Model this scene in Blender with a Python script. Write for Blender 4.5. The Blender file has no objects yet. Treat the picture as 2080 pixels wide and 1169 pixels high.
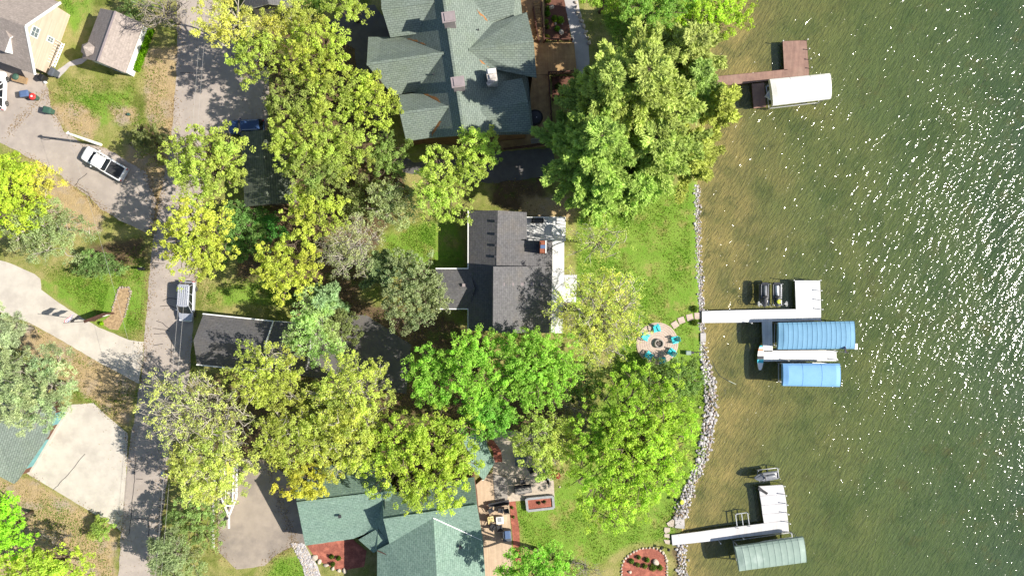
import bpy, math, random
import numpy as np
from mathutils import Vector, Matrix
S = 16.0; H = 87.0            # pixels per metre on the ground, height of the drone
R = math.radians
C = bpy.context.scene.collection
SC = bpy.context.scene
rnd = random.Random(7)

def P(px, py, z=0.0):
    k = (H - z) / H / S
    return Vector(((px - 1040) * k, (584.5 - py) * k, z))

# ---------------------------------------------------------------- materials
def nn(nt, t, **kw):
    n = nt.nodes.new(t)
    for k, v in kw.items():
        if k in n.inputs: n.inputs[k].default_value = v
        else: setattr(n, k, v)
    return n
def rgba(c): return (c[0], c[1], c[2], 1.0)
MATS = {}
def mat(name, c1, c2=None, ns=2.0, rough=.8, bump=0.0, bs=None, rows=None, dark=.55, spec=.3, metal=0.0, lo=.35, hi=.65, coat=0.0, stain=None):
    m = bpy.data.materials.new(name); m.use_nodes = True
    nt = m.node_tree; L = nt.links; b = nt.nodes['Principled BSDF']
    b.inputs['Roughness'].default_value = rough; b.inputs['Metallic'].default_value = metal
    b.inputs['Specular IOR Level'].default_value = spec; b.inputs['Coat Weight'].default_value = coat
    b.inputs['Base Color'].default_value = rgba(c1)
    tc = nn(nt, 'ShaderNodeTexCoord'); out = None
    if c2 is not None:
        no = nn(nt, 'ShaderNodeTexNoise', Scale=ns, Detail=6.0, Roughness=.65)
        L.new(tc.outputs['Object'], no.inputs['Vector'])
        mr = nn(nt, 'ShaderNodeMapRange'); mr.inputs[1].default_value = lo; mr.inputs[2].default_value = hi
        L.new(no.outputs['Fac'], mr.inputs[0])
        mx = nn(nt, 'ShaderNodeMix', data_type='RGBA'); mx.inputs[6].default_value = rgba(c1); mx.inputs[7].default_value = rgba(c2)
        L.new(mr.outputs[0], mx.inputs[0]); out = mx.outputs[2]
    if stain is not None:      # large worn patches: (colour, scale, amount)
        no = nn(nt, 'ShaderNodeTexNoise', Scale=stain[1], Detail=5.0, Roughness=.6)
        L.new(tc.outputs['Object'], no.inputs['Vector'])
        mr = nn(nt, 'ShaderNodeMapRange'); mr.inputs[1].default_value = .48; mr.inputs[2].default_value = .68; mr.inputs[4].default_value = stain[2]
        L.new(no.outputs['Fac'], mr.inputs[0])
        mx = nn(nt, 'ShaderNodeMix', data_type='RGBA'); mx.inputs[7].default_value = rgba(stain[0]); mx.inputs[6].default_value = rgba(c1)
        L.new(mr.outputs[0], mx.inputs[0])
        if out: L.new(out, mx.inputs[6])
        out = mx.outputs[2]
    if rows is not None:
        br = nn(nt, 'ShaderNodeTexBrick', Scale=1.0)
        br.inputs['Brick Width'].default_value = rows[0]; br.inputs['Row Height'].default_value = rows[1]; br.inputs['Mortar Size'].default_value = rows[2]
        br.inputs['Mortar Smooth'].default_value = .3
        br.inputs['Color1'].default_value = (1, 1, 1, 1); br.inputs['Color2'].default_value = (.84, .84, .84, 1); br.inputs['Mortar'].default_value = (dark, dark, dark, 1)
        L.new(tc.outputs['UV'], br.inputs['Vector'])
        mx = nn(nt, 'ShaderNodeMix', data_type='RGBA', blend_type='MULTIPLY'); mx.inputs[0].default_value = 1.0; mx.inputs[6].default_value = rgba(c1)
        if out: L.new(out, mx.inputs[6])
        L.new(br.outputs['Color'], mx.inputs[7]); out = mx.outputs[2]
    if out: L.new(out, b.inputs['Base Color'])
    if bump:
        no = nn(nt, 'ShaderNodeTexNoise', Scale=bs or ns * 4, Detail=5.0)
        L.new(tc.outputs['Object'], no.inputs['Vector'])
        bp = nn(nt, 'ShaderNodeBump', Strength=min(1.0, bump * 4), Distance=bump)
        L.new(no.outputs['Fac'], bp.inputs['Height']); L.new(bp.outputs[0], b.inputs['Normal'])
    MATS[name] = m
    return m

mat('shingle_green', (.215, .255, .22), (.16, .20, .168), 3.2, .85, .02, rows=(.5, .25, .03), dark=.5, stain=((.17, .21, .15), .35, .5))
mat('shingle_teal', (.235, .335, .275), (.14, .225, .18), 3.4, .85, .02, rows=(.5, .25, .03), dark=.6, stain=((.2, .31, .23), .3, .5))
mat('shingle_grey', (.145, .141, .146), (.098, .096, .1), 3.5, .85, .02, rows=(.6, .26, .03), dark=.7, stain=((.16, .14, .12), .4, .5))
mat('shingle_brown', (.36, .305, .275), (.27, .23, .205), 4.0, .85, .02, rows=(.5, .28, .025), dark=.78)
mat('shingle_moss', (.14, .16, .12), (.075, .09, .07), 2.0, .85, .02, rows=(9., .3, .04), dark=.55)
mat('needle_litter', (.36, .17, .06), (.25, .11, .04), 5, .95, .03)
mat('siding_beige', (.54, .425, .335), (.50, .395, .31), 1.0, .75, rows=(8., .18, .012), dark=.85)
mat('siding_white', (.8, .8, .78), (.74, .74, .71), 1.0, .7, rows=(8., .18, .012), dark=.8)
mat('siding_brown', (.16, .075, .05), (.1, .05, .035), 1.5, .7, rows=(6., .2, .02), dark=.6)
mat('siding_grey', (.22, .2, .18), (.15, .14, .12), 1.5, .7, rows=(6., .2, .02), dark=.6)
mat('log_wall', (.26, .14, .06), (.16, .085, .04), 1.5, .7, rows=(12., .25, .03), dark=.5)
mat('trim_white', (.82, .82, .8), (.74, .74, .72), 3, .55)
mat('deck_white', (.76, .76, .75), (.66, .66, .66), 1.2, .6, rows=(30., .3, .012), dark=.6, stain=((.6, .58, .55), .8, .4))
mat('deck_aluminium', (.62, .60, .61), (.55, .535, .54), .9, .55, rows=(30., .45, .012), dark=.65, stain=((.6, .58, .56), .7, .35))
mat('deck_brown', (.33, .20, .155), (.25, .15, .12), 1.6, .8, rows=(14., .16, .016), dark=.6, stain=((.38, .26, .2), .5, .5))
mat('deck_tan', (.5, .34, .16), (.34, .21, .1), 1.4, .8, rows=(14., .15, .016), dark=.5, stain=((.28, .18, .1), .6, .5))
mat('deck_beige', (.56, .43, .30), (.48, .36, .25), 1.2, .8, rows=(14., .15, .01), dark=.75)
mat('rail_brown', (.10, .042, .028), (.065, .03, .02), 4, .7)
mat('concrete', (.53, .485, .42), (.45, .41, .355), .6, .9, .01, 8, stain=((.38, .34, .30), .3, .6))
mat('concrete_grey', (.46, .43, .42), (.38, .36, .35), .8, .9, .01, 8, stain=((.34, .32, .31), .4, .5))
mat('asphalt', (.40, .345, .30), (.33, .285, .25), .8, .92, .008, 12, stain=((.25, .215, .195), .16, .6))
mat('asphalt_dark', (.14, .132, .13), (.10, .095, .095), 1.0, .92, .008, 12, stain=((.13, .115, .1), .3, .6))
mat('asphalt_tan', (.35, .295, .24), (.29, .245, .20), .5, .92, .008, 12, stain=((.16, .14, .125), .2, .8))
mat('crack_tar', (.05, .045, .045), rough=.9)
mat('paver', (.56, .45, .38), (.5, .39, .33), 1.5, .85, rows=(.32, .16, .012), dark=.7)
mat('flagstone', (.46, .37, .29), (.36, .29, .23), 3, .85, .01)
mat('limestone', (.50, .43, .35), (.38, .32, .26), 2.5, .85, .04)
mat('rock_a', (.40, .375, .385), (.24, .225, .23), 3.5, .85, .03)
mat('rock_b', (.54, .515, .51), (.34, .32, .315), 3.5, .85, .03)
mat('rock_c', (.36, .29, .25), (.24, .2, .175), 3.5, .85, .03)
mat('mulch_red', (.33, .115, .08), (.19, .06, .042), 9, .95, .05, 14, stain=((.56, .2, .13), 1.2, .6))
mat('mulch_brown', (.16, .075, .05), (.11, .05, .035), 8, .95, .04, 14)
mat('soil', (.30, .21, .13), (.21, .145, .09), 5, .95, .05, 10)
mat('straw', (.45, .32, .18), (.22, .15, .085), 3.5, .95, .05, 9)
mat('canvas_white', (.83, .80, .74), (.77, .74, .68), .6, .75)
mat('canvas_blue', (.155, .32, .47), (.13, .28, .42), .7, .7)
mat('canvas_sky', (.19, .385, .65), (.165, .35, .6), .7, .7)
mat('canvas_sage', (.26, .335, .29), (.215, .29, .25), .7, .7, stain=((.46, .54, .49), .5, .5))
mat('aluminium', (.66, .67, .68), (.54, .55, .56), 4, .35, metal=.7)
mat('steel_dark', (.045, .045, .05), rough=.45)
mat('black_plastic', (.018, .018, .02), rough=.5)
mat('rubber', (.02, .02, .02), rough=.85)
mat('glass_grey', (.13, .16, .17), rough=.1, spec=.6)
mat('glass_dark', (.012, .016, .02), rough=.08, spec=.6)
mat('paint_white', (.82, .83, .84), rough=.25, coat=.6)
mat('paint_silver', (.42, .44, .50), rough=.3, metal=.3, coat=.6)
mat('paint_blue', (.035, .07, .17), rough=.3, coat=.6)
mat('bed_cover', (.03, .032, .035), (.045, .045, .05), 3, .7)
mat('lamp_clear', (.7, .72, .74), rough=.1)
mat('lamp_red', (.45, .02, .02), rough=.2)
mat('ski_black', (.025, .027, .032), (.05, .05, .055), 3, .3, coat=.4)
mat('ski_grey', (.22, .23, .25), (.16, .165, .18), 3, .35, coat=.3)
mat('ski_white', (.7, .71, .72), rough=.3, coat=.3)
mat('ski_yellow', (.62, .68, .08), rough=.4)
mat('turquoise', (.06, .58, .64), (.05, .52, .58), 3, .5)
mat('brick_red', (.30, .10, .055), (.2, .07, .04), 4, .9, rows=(.22, .075, .012), dark=1.2)
mat('stone_chimney', (.62, .58, .54), (.36, .32, .29), 2.2, .9, .05, 5)
mat('chimney_cap', (.30, .25, .25), (.25, .21, .21), 2, .6)
mat('door_teal', (.15, .33, .34), (.12, .28, .29), 2, .6, rows=(.6, .5, .02), dark=.75)
mat('bin_green', (.05, .11, .08), (.04, .09, .065), 3, .55)
mat('bin_grey', (.09, .1, .12), (.07, .08, .095), 3, .55)
mat('lid_blue', (.09, .14, .26), rough=.5)
mat('lid_red', (.6, .04, .035), rough=.45)
mat('wood', (.36, .24, .13), (.26, .17, .09), 5, .8, .01)
mat('wood_dark', (.10, .05, .035), (.06, .03, .022), 5, .75)
mat('wood_grey', (.34, .31, .28), (.25, .225, .2), 4, .85)
mat('block_grey', (.36, .37, .39), (.29, .3, .31), 3, .9, rows=(.4, .2, .01), dark=.75)
mat('cushion', (.72, .60, .30), (.66, .54, .26), 3, .8)
mat('flag_red', (.55, .07, .13), rough=.8)
mat('flag_blue', (.05, .07, .25), rough=.8)
mat('flag_white', (.75, .72, .74), rough=.8)
mat('flag_black', (.03, .03, .035), rough=.8)
mat('paddle_white', (.78, .78, .76), rough=.4)
mat('paddle_teal', (.07, .5, .6), rough=.4)
mat('paddle_orange', (.75, .25, .12), rough=.4)
mat('wire', (.06, .06, .06), rough=.5)
mat('wire_pale', (.3, .29, .28), rough=.4)
mat('pipe_white', (.75, .74, .68), (.65, .63, .57), 3, .6)
mat('bark_brown', (.17, .125, .095), (.10, .075, .055), 4, .9, .02)
mat('bark_grey', (.33, .29, .25), (.21, .185, .16), 4, .9, .02)
mat('bark_pale', (.44, .40, .34), (.31, .28, .24), 4, .85, .02)
mat('ember_dark', (.06, .05, .045), (.22, .19, .17), 6, .95)

def leaf_material(name, trans, tint):
    m = bpy.data.materials.new(name); m.use_nodes = True; nt = m.node_tree; nt.nodes.clear(); L = nt.links
    o = nn(nt, 'ShaderNodeOutputMaterial'); a = nn(nt, 'ShaderNodeAttribute', attribute_name='leaf')
    d = nn(nt, 'ShaderNodeBsdfDiffuse'); t = nn(nt, 'ShaderNodeBsdfTranslucent'); mx = nn(nt, 'ShaderNodeMixShader', Fac=trans)
    mu = nn(nt, 'ShaderNodeMix', data_type='RGBA', blend_type='MULTIPLY'); mu.inputs[0].default_value = 1; mu.inputs[7].default_value = rgba(tint)
    L.new(a.outputs['Color'], d.inputs['Color']); L.new(a.outputs['Color'], mu.inputs[6]); L.new(mu.outputs[2], t.inputs['Color'])
    L.new(d.outputs[0], mx.inputs[1]); L.new(t.outputs[0], mx.inputs[2]); L.new(mx.outputs[0], o.inputs['Surface'])
    MATS[name] = m
leaf_material('leaf', .56, (1.2, 1.15, .6))
leaf_material('needle', .35, (1.1, 1.1, .7))

# ---------------------------------------------------------------- objects
def wloc(o):
    v = Vector((0, 0, 0))
    while o is not None: v += o.location; o = o.parent
    return v
def tag(o, label=None, cat=None, group=None, kind=None):
    if label: o['label'] = label
    if cat: o['category'] = cat
    if group: o['group'] = group
    if kind: o['kind'] = kind
    return o
def thing(name, label, cat, loc=(0, 0, 0), rz=0.0, group=None):
    o = bpy.data.objects.new(name, None); C.objects.link(o)
    o.empty_display_size = .3; o.location = loc; o.rotation_euler = (0, 0, rz)
    return tag(o, label, cat, group)
def copy_tree(o, parent=None):
    c = o.copy(); C.objects.link(c)
    if parent is not None: c.parent = parent
    for ch in o.children: copy_tree(ch, c)
    return c

class MB:
    def __init__(s): s.v = []; s.f = []; s.m = []; s.ms = []; s.ua = None
    def mi(s, m):
        if m not in s.ms: s.ms.append(m)
        return s.ms.index(m)
    def face(s, pts, m):
        i = len(s.v); s.v += [Vector(p) for p in pts]; s.f.append(list(range(i, i + len(pts)))); s.m.append(s.mi(m))
    def mesh(s, vs, fs, m):
        i = len(s.v); s.v += [Vector(p) for p in vs]; k = s.mi(m)
        for f in fs: s.f.append([i + j for j in f]); s.m.append(k)
    def prism(s, pts, dz, m, side=None):
        """polygon (3-D points) given thickness dz downwards"""
        pts = [Vector(p) for p in pts]
        a = sum((pts[i].x * pts[(i + 1) % len(pts)].y - pts[(i + 1) % len(pts)].x * pts[i].y) for i in range(len(pts)))
        if a < 0: pts = pts[::-1]
        n = len(pts); lo = [p - Vector((0, 0, dz)) for p in pts]
        s.face(pts, m); s.face(lo[::-1], side or m)
        for i in range(n):
            j = (i + 1) % n; s.face([lo[i], lo[j], pts[j], pts[i]], side or m)
    def slab(s, pp, ztop, dz, m, side=None): s.prism([P(x, y, ztop) for x, y in pp], dz, m, side)
    def box(s, c, d, m, rz=0.0, M=None):
        c = Vector(c); hx, hy, hz = d[0] / 2, d[1] / 2, d[2] / 2
        T = M if M is not None else Matrix.Rotation(rz, 3, 'Z')
        vs = [c + T @ Vector((x * hx, y * hy, z * hz)) for z in (-1, 1) for y in (-1, 1) for x in (-1, 1)]
        s.mesh(vs, [(0, 2, 3, 1), (4, 5, 7, 6), (0, 1, 5, 4), (2, 6, 7, 3), (0, 4, 6, 2), (1, 3, 7, 5)], m)
    def bar(s, a, b, w, h, m):
        a = Vector(a); b = Vector(b); d = b - a; l = d.length
        if l < 1e-5: return
        q = d.to_track_quat('X', 'Z').to_matrix()
        s.box((a + b) / 2, (l, w, h), m, M=q)
    def tube(s, pts, rad, m, n=6, cap=True):
        pts = [Vector(p) for p in pts]
        if not hasattr(rad, '__len__'): rad = [rad] * len(pts)
        vs = []; fs = []
        for i, p in enumerate(pts):
            d = (pts[min(i + 1, len(pts) - 1)] - pts[max(i - 1, 0)])
            q = d.to_track_quat('Z', 'Y').to_matrix()
            for k in range(n):
                a = 2 * math.pi * k / n; vs.append(p + q @ Vector((math.cos(a) * rad[i], math.sin(a) * rad[i], 0)))
        for i in range(len(pts) - 1):
            for k in range(n):
                a = i * n + k; b = i * n + (k + 1) % n; fs.append((a, b, b + n, a + n))
        if cap: fs.append(tuple(range(n))[::-1]); fs.append(tuple((len(pts) - 1) * n + k for k in range(n)))
        s.mesh(vs, fs, m)
    def lathe(s, prof, c, m, n=20, M=None):
        c = Vector(c); vs = []; fs = []
        for r, z in prof:
            for k in range(n):
                a = 2 * math.pi * k / n; v = Vector((r * math.cos(a), r * math.sin(a), z)); vs.append(c + (M @ v if M is not None else v))
        for i in range(len(prof) - 1):
            for k in range(n):
                a = i * n + k; b = i * n + (k + 1) % n; fs.append((a, b, b + n, a + n))
        fs.append(tuple(range(n))[::-1]); fs.append(tuple((len(prof) - 1) * n + k for k in range(n)))
        s.mesh(vs, fs, m)
    def loft(s, rings, m, cap=True):
        n = len(rings[0]); vs = [p for r in rings for p in r]; fs = []
        for i in range(len(rings) - 1):
            for k in range(n):
                a = i * n + k; b = i * n + (k + 1) % n; fs.append((a, b, b + n, a + n))
        if cap: fs.append(tuple(range(n))[::-1]); fs.append(tuple((len(rings) - 1) * n + k for k in range(n)))
        s.mesh(vs, fs, m)
    def build(s, name, parent=None, smooth=False, world=True, bevel=0.0, label=None):
        me = bpy.data.meshes.new(name)
        off = wloc(parent) if (parent is not None and world) else Vector((0, 0, 0))
        me.from_pydata([tuple(p - off) for p in s.v], [], s.f)
        for m in s.ms: me.materials.append(MATS[m])
        me.polygons.foreach_set('material_index', s.m)
        uv = me.uv_layers.new(name='UVMap'); buf = np.zeros(len(me.loops) * 2); Z = Vector((0, 0, 1)); li = 0
        for f in s.f:
            p0, p1, p2 = s.v[f[0]], s.v[f[1]], s.v[f[2]]
            nrm = Vector((0, 0, 0))
            for i in range(len(f)):
                a = s.v[f[i]]; b = s.v[f[(i + 1) % len(f)]]
                nrm += Vector(((a.y - b.y) * (a.z + b.z), (a.z - b.z) * (a.x + b.x), (a.x - b.x) * (a.y + b.y)))
            if nrm.length < 1e-9: nrm = Z.copy()
            nrm.normalize(); u = Z.cross(nrm)
            if u.length < .05: u = Vector((math.cos(s.ua or 0), math.sin(s.ua or 0), 0))
            u.normalize(); w = nrm.cross(u)
            for i in f: buf[li] = s.v[i].dot(u); buf[li + 1] = s.v[i].dot(w); li += 2
        uv.data.foreach_set('uv', buf)
        if smooth: me.polygons.foreach_set('use_smooth', [True] * len(me.polygons))
        me.update()
        o = bpy.data.objects.new(name, me); C.objects.link(o)
        if parent is not None: o.parent = parent
        if bevel:
            b = o.modifiers.new('bevel', 'BEVEL'); b.width = bevel; b.segments = 2; b.limit_method = 'ANGLE'
        if label: o['label'] = label
        return o
def one(name, label, cat, mb, group=None, kind=None, **kw):
    """a thing that is a single mesh; its origin goes to the middle of its foot"""
    xs = [v.x for v in mb.v]; ys = [v.y for v in mb.v]; zs = [v.z for v in mb.v]
    c = Vector(((min(xs) + max(xs)) / 2, (min(ys) + max(ys)) / 2, min(zs)))
    mb.v = [v - c for v in mb.v]
    o = mb.build(name, None, **kw); o.location = c
    return tag(o, label, cat, group, kind)
# ---------------------------------------------------------------- camera, sun, sky
cam = bpy.data.cameras.new('camera'); camo = bpy.data.objects.new('camera', cam); C.objects.link(camo)
camo.location = (0, 0, H); camo.rotation_euler = (0, 0, 0)
cam.sensor_width = 36.0; cam.lens = 36.0 * S * H / 2080.0; cam.clip_start = 1.0; cam.clip_end = 2000.0
SC.camera = camo
EL = R(39.5); SH = R(7.5)
to_sun = Vector((math.cos(SH) * math.cos(EL), -math.sin(SH) * math.cos(EL), math.sin(EL)))
sl = bpy.data.lights.new('sun', 'SUN'); sl.energy = 4.6; sl.angle = R(.53); sl.color = (1.0, .94, .84)
so = bpy.data.objects.new('sun', sl); C.objects.link(so); so.rotation_euler = to_sun.to_track_quat('Z', 'Y').to_euler(); so.location = to_sun * 150
w = bpy.data.worlds.new('World'); SC.world = w; w.use_nodes = True
sk = w.node_tree.nodes.new('ShaderNodeTexSky'); sk.sky_type = 'NISHITA'; sk.sun_disc = False
sk.sun_elevation = EL; sk.sun_rotation = R(90) + SH
bg = w.node_tree.nodes['Background']; bg.inputs['Strength'].default_value = .078
w.node_tree.links.new(sk.outputs[0], bg.inputs['Color'])
SC.view_settings.view_transform = 'Standard'; SC.view_settings.look = 'None'; SC.view_settings.exposure = .92; SC.view_settings.gamma = 1.0
SC.cycles.max_bounces = 8; SC.cycles.transparent_max_bounces = 12; SC.cycles.caustics_reflective = False; SC.cycles.caustics_refractive = False
SC.cycles.transmission_bounces = 4; SC.cycles.diffuse_bounces = 3

# ---------------------------------------------------------------- ground and lake bed
SHORE = [(1490, -900), (1480, -300), (1450, 0), (1440, 150), (1424, 260), (1417, 375), (1420, 500), (1425, 630), (1428, 720), (1444, 760),
         (1452, 820), (1448, 880), (1433, 930), (1413, 980), (1394, 1030), (1386, 1060), (1387, 1110), (1391, 1169), (1396, 1300), (1380, 2000)]
sy = np.array([(584.5 - y) / S for x, y in SHORE])[::-1]; sx = np.array([(x - 1040) / S for x, y in SHORE])[::-1]
def shore_x(y): return np.interp(y, sy, sx)

def sdist(poly, X, Y):
    """signed distance in metres, positive inside, to a polygon given in ground pixels"""
    q = [((x - 1040) / S, (584.5 - y) / S) for x, y in poly]; n = len(q)
    d = np.full(X.shape, 1e9); ins = np.zeros(X.shape, bool)
    for i in range(n):
        ax, ay = q[i]; bx, by = q[(i + 1) % n]; ex, ey = bx - ax, by - ay
        t = np.clip(((X - ax) * ex + (Y - ay) * ey) / (ex * ex + ey * ey + 1e-9), 0, 1)
        d = np.minimum(d, np.hypot(X - ax - t * ex, Y - ay - t * ey))
        c = (ay > Y) != (by > Y)
        with np.errstate(divide='ignore', invalid='ignore'): xi = (bx - ax) * (Y - ay) / (by - ay + 1e-12) + ax
        ins ^= c & (X < xi)
    return np.where(ins, d, -d)
LUSH = [[(1275, 395), (1420, 365), (1430, 640), (1440, 800), (1430, 920), (1385, 1010), (1365, 1095), (1255, 1110), (1180, 1180), (1060, 1100), (1046, 1030), (1130, 1000), (1230, 800), (1275, 640), (1262, 500)], [(1165, 440), (1275, 400), (1275, 640), (1180, 700), (1172, 560)], [(770, 470), (930, 440), (940, 540), (880, 545), (780, 520)],
        [(180, 560), (290, 540), (295, 680), (200, 660), (110, 600), (85, 570)], [(150, 790), (240, 800), (250, 850), (190, 830)],
        [(210, 190), (270, 180), (270, 250), (160, 260), (150, 200)], [(560, 1130), (620, 1110), (650, 1200), (520, 1200)], [(120, 0), (180, -60), (180, 20), (150, 70)],
        [(1190, -50), (1450, -50), (1440, 100), (1260, 120)], [(420, 590), (560, 560), (600, 620), (420, 620)]]
LITTER = [[(95, 345), (150, 375), (205, 425), (205, 470), (150, 480), (90, 430)], [(0, 975), (60, 970), (190, 1045), (240, 1080), (230, 1180), (-60, 1180), (-60, 980)],
          [(60, 655), (110, 680), (280, 775), (260, 870), (215, 845), (190, 815), (140, 780), (30, 700)], [(100, 215), (160, 205), (200, 240), (190, 285), (140, 265), (115, 240)],
          [(255, 290), (345, 300), (340, 480), (290, 470), (260, 400)], [(220, 215), (275, 220), (275, 250), (230, 250)], [(1060, 400), (1170, 400), (1160, 445), (1060, 440)],
          [(290, 100), (365, 90), (360, 250), (345, 300), (300, 240)], [(590, 620), (690, 600), (700, 660), (620, 660)]]
SOIL = [[(540, 60), (740, 40), (760, 180), (800, 300), (830, 400), (780, 470), (720, 620), (600, 620), (480, 560), (500, 430), (560, 250)],
        [(420, 760), (900, 740), (1100, 760), (1180, 860), (1010, 880), (760, 960), (420, 960)], [(640, 590), (900, 640), (1000, 700), (830, 720), (640, 700)],
        [(170, 500), (290, 480), (300, 540), (200, 540)], [(1000, 350), (1110, 350), (1110, 440), (1000, 420)], [(270, 255), (340, 250), (340, 320), (270, 320)], [(1408, 700), (1436, 700), (1464, 800), (1462, 870), (1445, 935), (1418, 1000), (1398, 1060), (1402, 1200), (1370, 1200), (1364, 1040), (1385, 980), (1408, 925), (1422, 860), (1424, 800)]]

def axis(lo, hi, step, far):
    a = list(np.arange(lo, hi + 1e-6, step)); s = step; x = hi
    while x < far: s *= 1.5; x += s; a.append(x)
    s = step; x = lo
    while x > -far: s *= 1.5; x -= s; a.insert(0, x)
    return np.array(a)
gx = axis(-72, 72, .4, 420); gy = axis(-42, 42, .4, 420)
X, Y = np.meshgrid(gx, gy); D = X - shore_x(Y)
Z = np.where(D < -.25, 0.0, np.where(D < .25, -.42 * (D + .25) / .5, -.42 - .05 * np.maximum(D - .25, 0)))
Z = np.maximum(Z, -5.0)
rs = np.random.RandomState(3)
Z = Z + np.where(D > .3, .03 * np.sin(X * 1.1 + 2 * np.sin(Y * .7)) * np.cos(Y * .9), 0)
def wmax(polys, soft):
    o = np.zeros(X.shape)
    for p in polys: o = np.maximum(o, np.clip(.5 + sdist(p, X, Y) / soft, 0, 1))
    return o
zone = np.stack([wmax(LUSH, 3.0), wmax(LITTER, 2.5), wmax(SOIL, 3.0), np.ones(X.shape)], -1)
ny, nx = X.shape
def sheet(name, keep, m):
    idx = -np.ones(X.shape, int); q = np.zeros(X.shape, bool)
    q[:-1, :-1] |= keep; q[1:, :-1] |= keep; q[:-1, 1:] |= keep; q[1:, 1:] |= keep
    idx[q] = np.arange(q.sum()); a, b, c, d = idx[:-1, :-1], idx[:-1, 1:], idx[1:, 1:], idx[1:, :-1]
    f = np.stack([a[keep], b[keep], c[keep], d[keep]], -1)
    v = np.stack([X[q], Y[q], Z[q]], -1)
    me = bpy.data.meshes.new(name); me.vertices.add(len(v)); me.vertices.foreach_set('co', v.astype(np.float32).ravel())
    me.loops.add(f.size); me.loops.foreach_set('vertex_index', f.astype(np.int32).ravel())
    me.polygons.add(len(f)); me.polygons.foreach_set('loop_start', np.arange(0, f.size, 4, dtype=np.int32))
    at = me.attributes.new('zone', 'FLOAT_COLOR', 'POINT'); at.data.foreach_set('color', zone[q].astype(np.float32).ravel())
    me.polygons.foreach_set('use_smooth', [True] * len(f)); me.update(calc_edges=True); me.materials.append(m)
    o = bpy.data.objects.new(name, me); C.objects.link(o); tag(o, kind='structure'); return o

def graph(name):
    m = bpy.data.materials.new(name); m.use_nodes = True
    return m, m.node_tree, m.node_tree.nodes['Principled BSDF']
def mixc(nt, f, a, b, bt='MIX'):
    mx = nn(nt, 'ShaderNodeMix', data_type='RGBA', blend_type=bt)
    for i, v in ((0, f), (6, a), (7, b)):
        if isinstance(v, (int, float)): mx.inputs[i].default_value = v
        elif isinstance(v, tuple): mx.inputs[i].default_value = rgba(v)
        else: nt.links.new(v, mx.inputs[i])
    return mx.outputs[2]
def noise(nt, vec, sc, det=5.0, ro=.6, lo=None, hi=None, dist=0.0):
    n = nn(nt, 'ShaderNodeTexNoise', Scale=sc, Detail=det, Roughness=ro, Distortion=dist); nt.links.new(vec, n.inputs['Vector']); o = n.outputs['Fac']
    if lo is not None:
        r = nn(nt, 'ShaderNodeMapRange'); r.inputs[1].default_value = lo; r.inputs[2].default_value = hi; nt.links.new(o, r.inputs[0]); o = r.outputs[0]
    return o
def thresh(nt, a, n, amp):      # smoothstep of a weight roughened by noise
    s = nn(nt, 'ShaderNodeMath', operation='SUBTRACT'); nt.links.new(n, s.inputs[0]); s.inputs[1].default_value = .5
    t = nn(nt, 'ShaderNodeMath', operation='MULTIPLY_ADD'); nt.links.new(s.outputs[0], t.inputs[0]); t.inputs[1].default_value = amp; nt.links.new(a, t.inputs[2])
    r = nn(nt, 'ShaderNodeMapRange', interpolation_type='SMOOTHSTEP'); r.inputs[1].default_value = .3; r.inputs[2].default_value = .7; nt.links.new(t.outputs[0], r.inputs[0])
    return r.outputs[0]
gm, nt, b = graph('ground_grass'); pos = nn(nt, 'ShaderNodeNewGeometry').outputs['Position']
za = nn(nt, 'ShaderNodeAttribute', attribute_name='zone'); sep = nn(nt, 'ShaderNodeSeparateColor'); nt.links.new(za.outputs['Color'], sep.inputs[0])
n_big = noise(nt, pos, .16, 5, .6); n_mid = noise(nt, pos, .7, 6, .7); n_fine = noise(nt, pos, 5.0, 4, .7); n_blade = noise(nt, pos, 16.0, 3, .7, .3, .7)
grass = mixc(nt, noise(nt, pos, .45, 6, .68, .38, .62), (.19, .22, .05), (.33, .29, .12))
grass = mixc(nt, noise(nt, pos, .28, 5, .65, .5, .66), grass, (.12, .15, .03))
lush = mixc(nt, noise(nt, pos, .55, 6, .68, .36, .6), (.14, .26, .03), (.20, .30, .05))
lush = mixc(nt, noise(nt, pos, .3, 6, .7, .53, .7), lush, (.34, .27, .11))
lush = mixc(nt, noise(nt, pos, 1.1, 5, .7, .55, .75), lush, (.07, .135, .015))
litter = mixc(nt, noise(nt, pos, 1.2, 6, .7, .35, .65), (.44, .325, .18), (.33, .25, .14))
litter = mixc(nt, noise(nt, pos, .35, 5, .6, .5, .65), litter, (.36, .29, .22))
soil = mixc(nt, noise(nt, pos, .9, 6, .7, .35, .65), (.17, .115, .07), (.10, .075, .045))
soil = mixc(nt, noise(nt, pos, .4, 5, .6, .52, .62), soil, (.12, .135, .04))
col = mixc(nt, thresh(nt, sep.outputs[2], n_mid, .9), grass, soil)
col = mixc(nt, thresh(nt, sep.outputs[0], n_big, 1.0), col, lush)
col = mixc(nt, thresh(nt, sep.outputs[1], n_mid, .9), col, litter)
dk = mixc(nt, n_blade, (.6, .6, .6), (1.35, 1.35, 1.3)); col = mixc(nt, 1.0, col, dk, 'MULTIPLY')
nt.links.new(col, b.inputs['Base Color']); b.inputs['Roughness'].default_value = .95; b.inputs['Specular IOR Level'].default_value = .1
bp = nn(nt, 'ShaderNodeBump', Strength=.9, Distance=.12); nt.links.new(n_fine, bp.inputs['Height']); nt.links.new(bp.outputs[0], b.inputs['Normal'])

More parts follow.
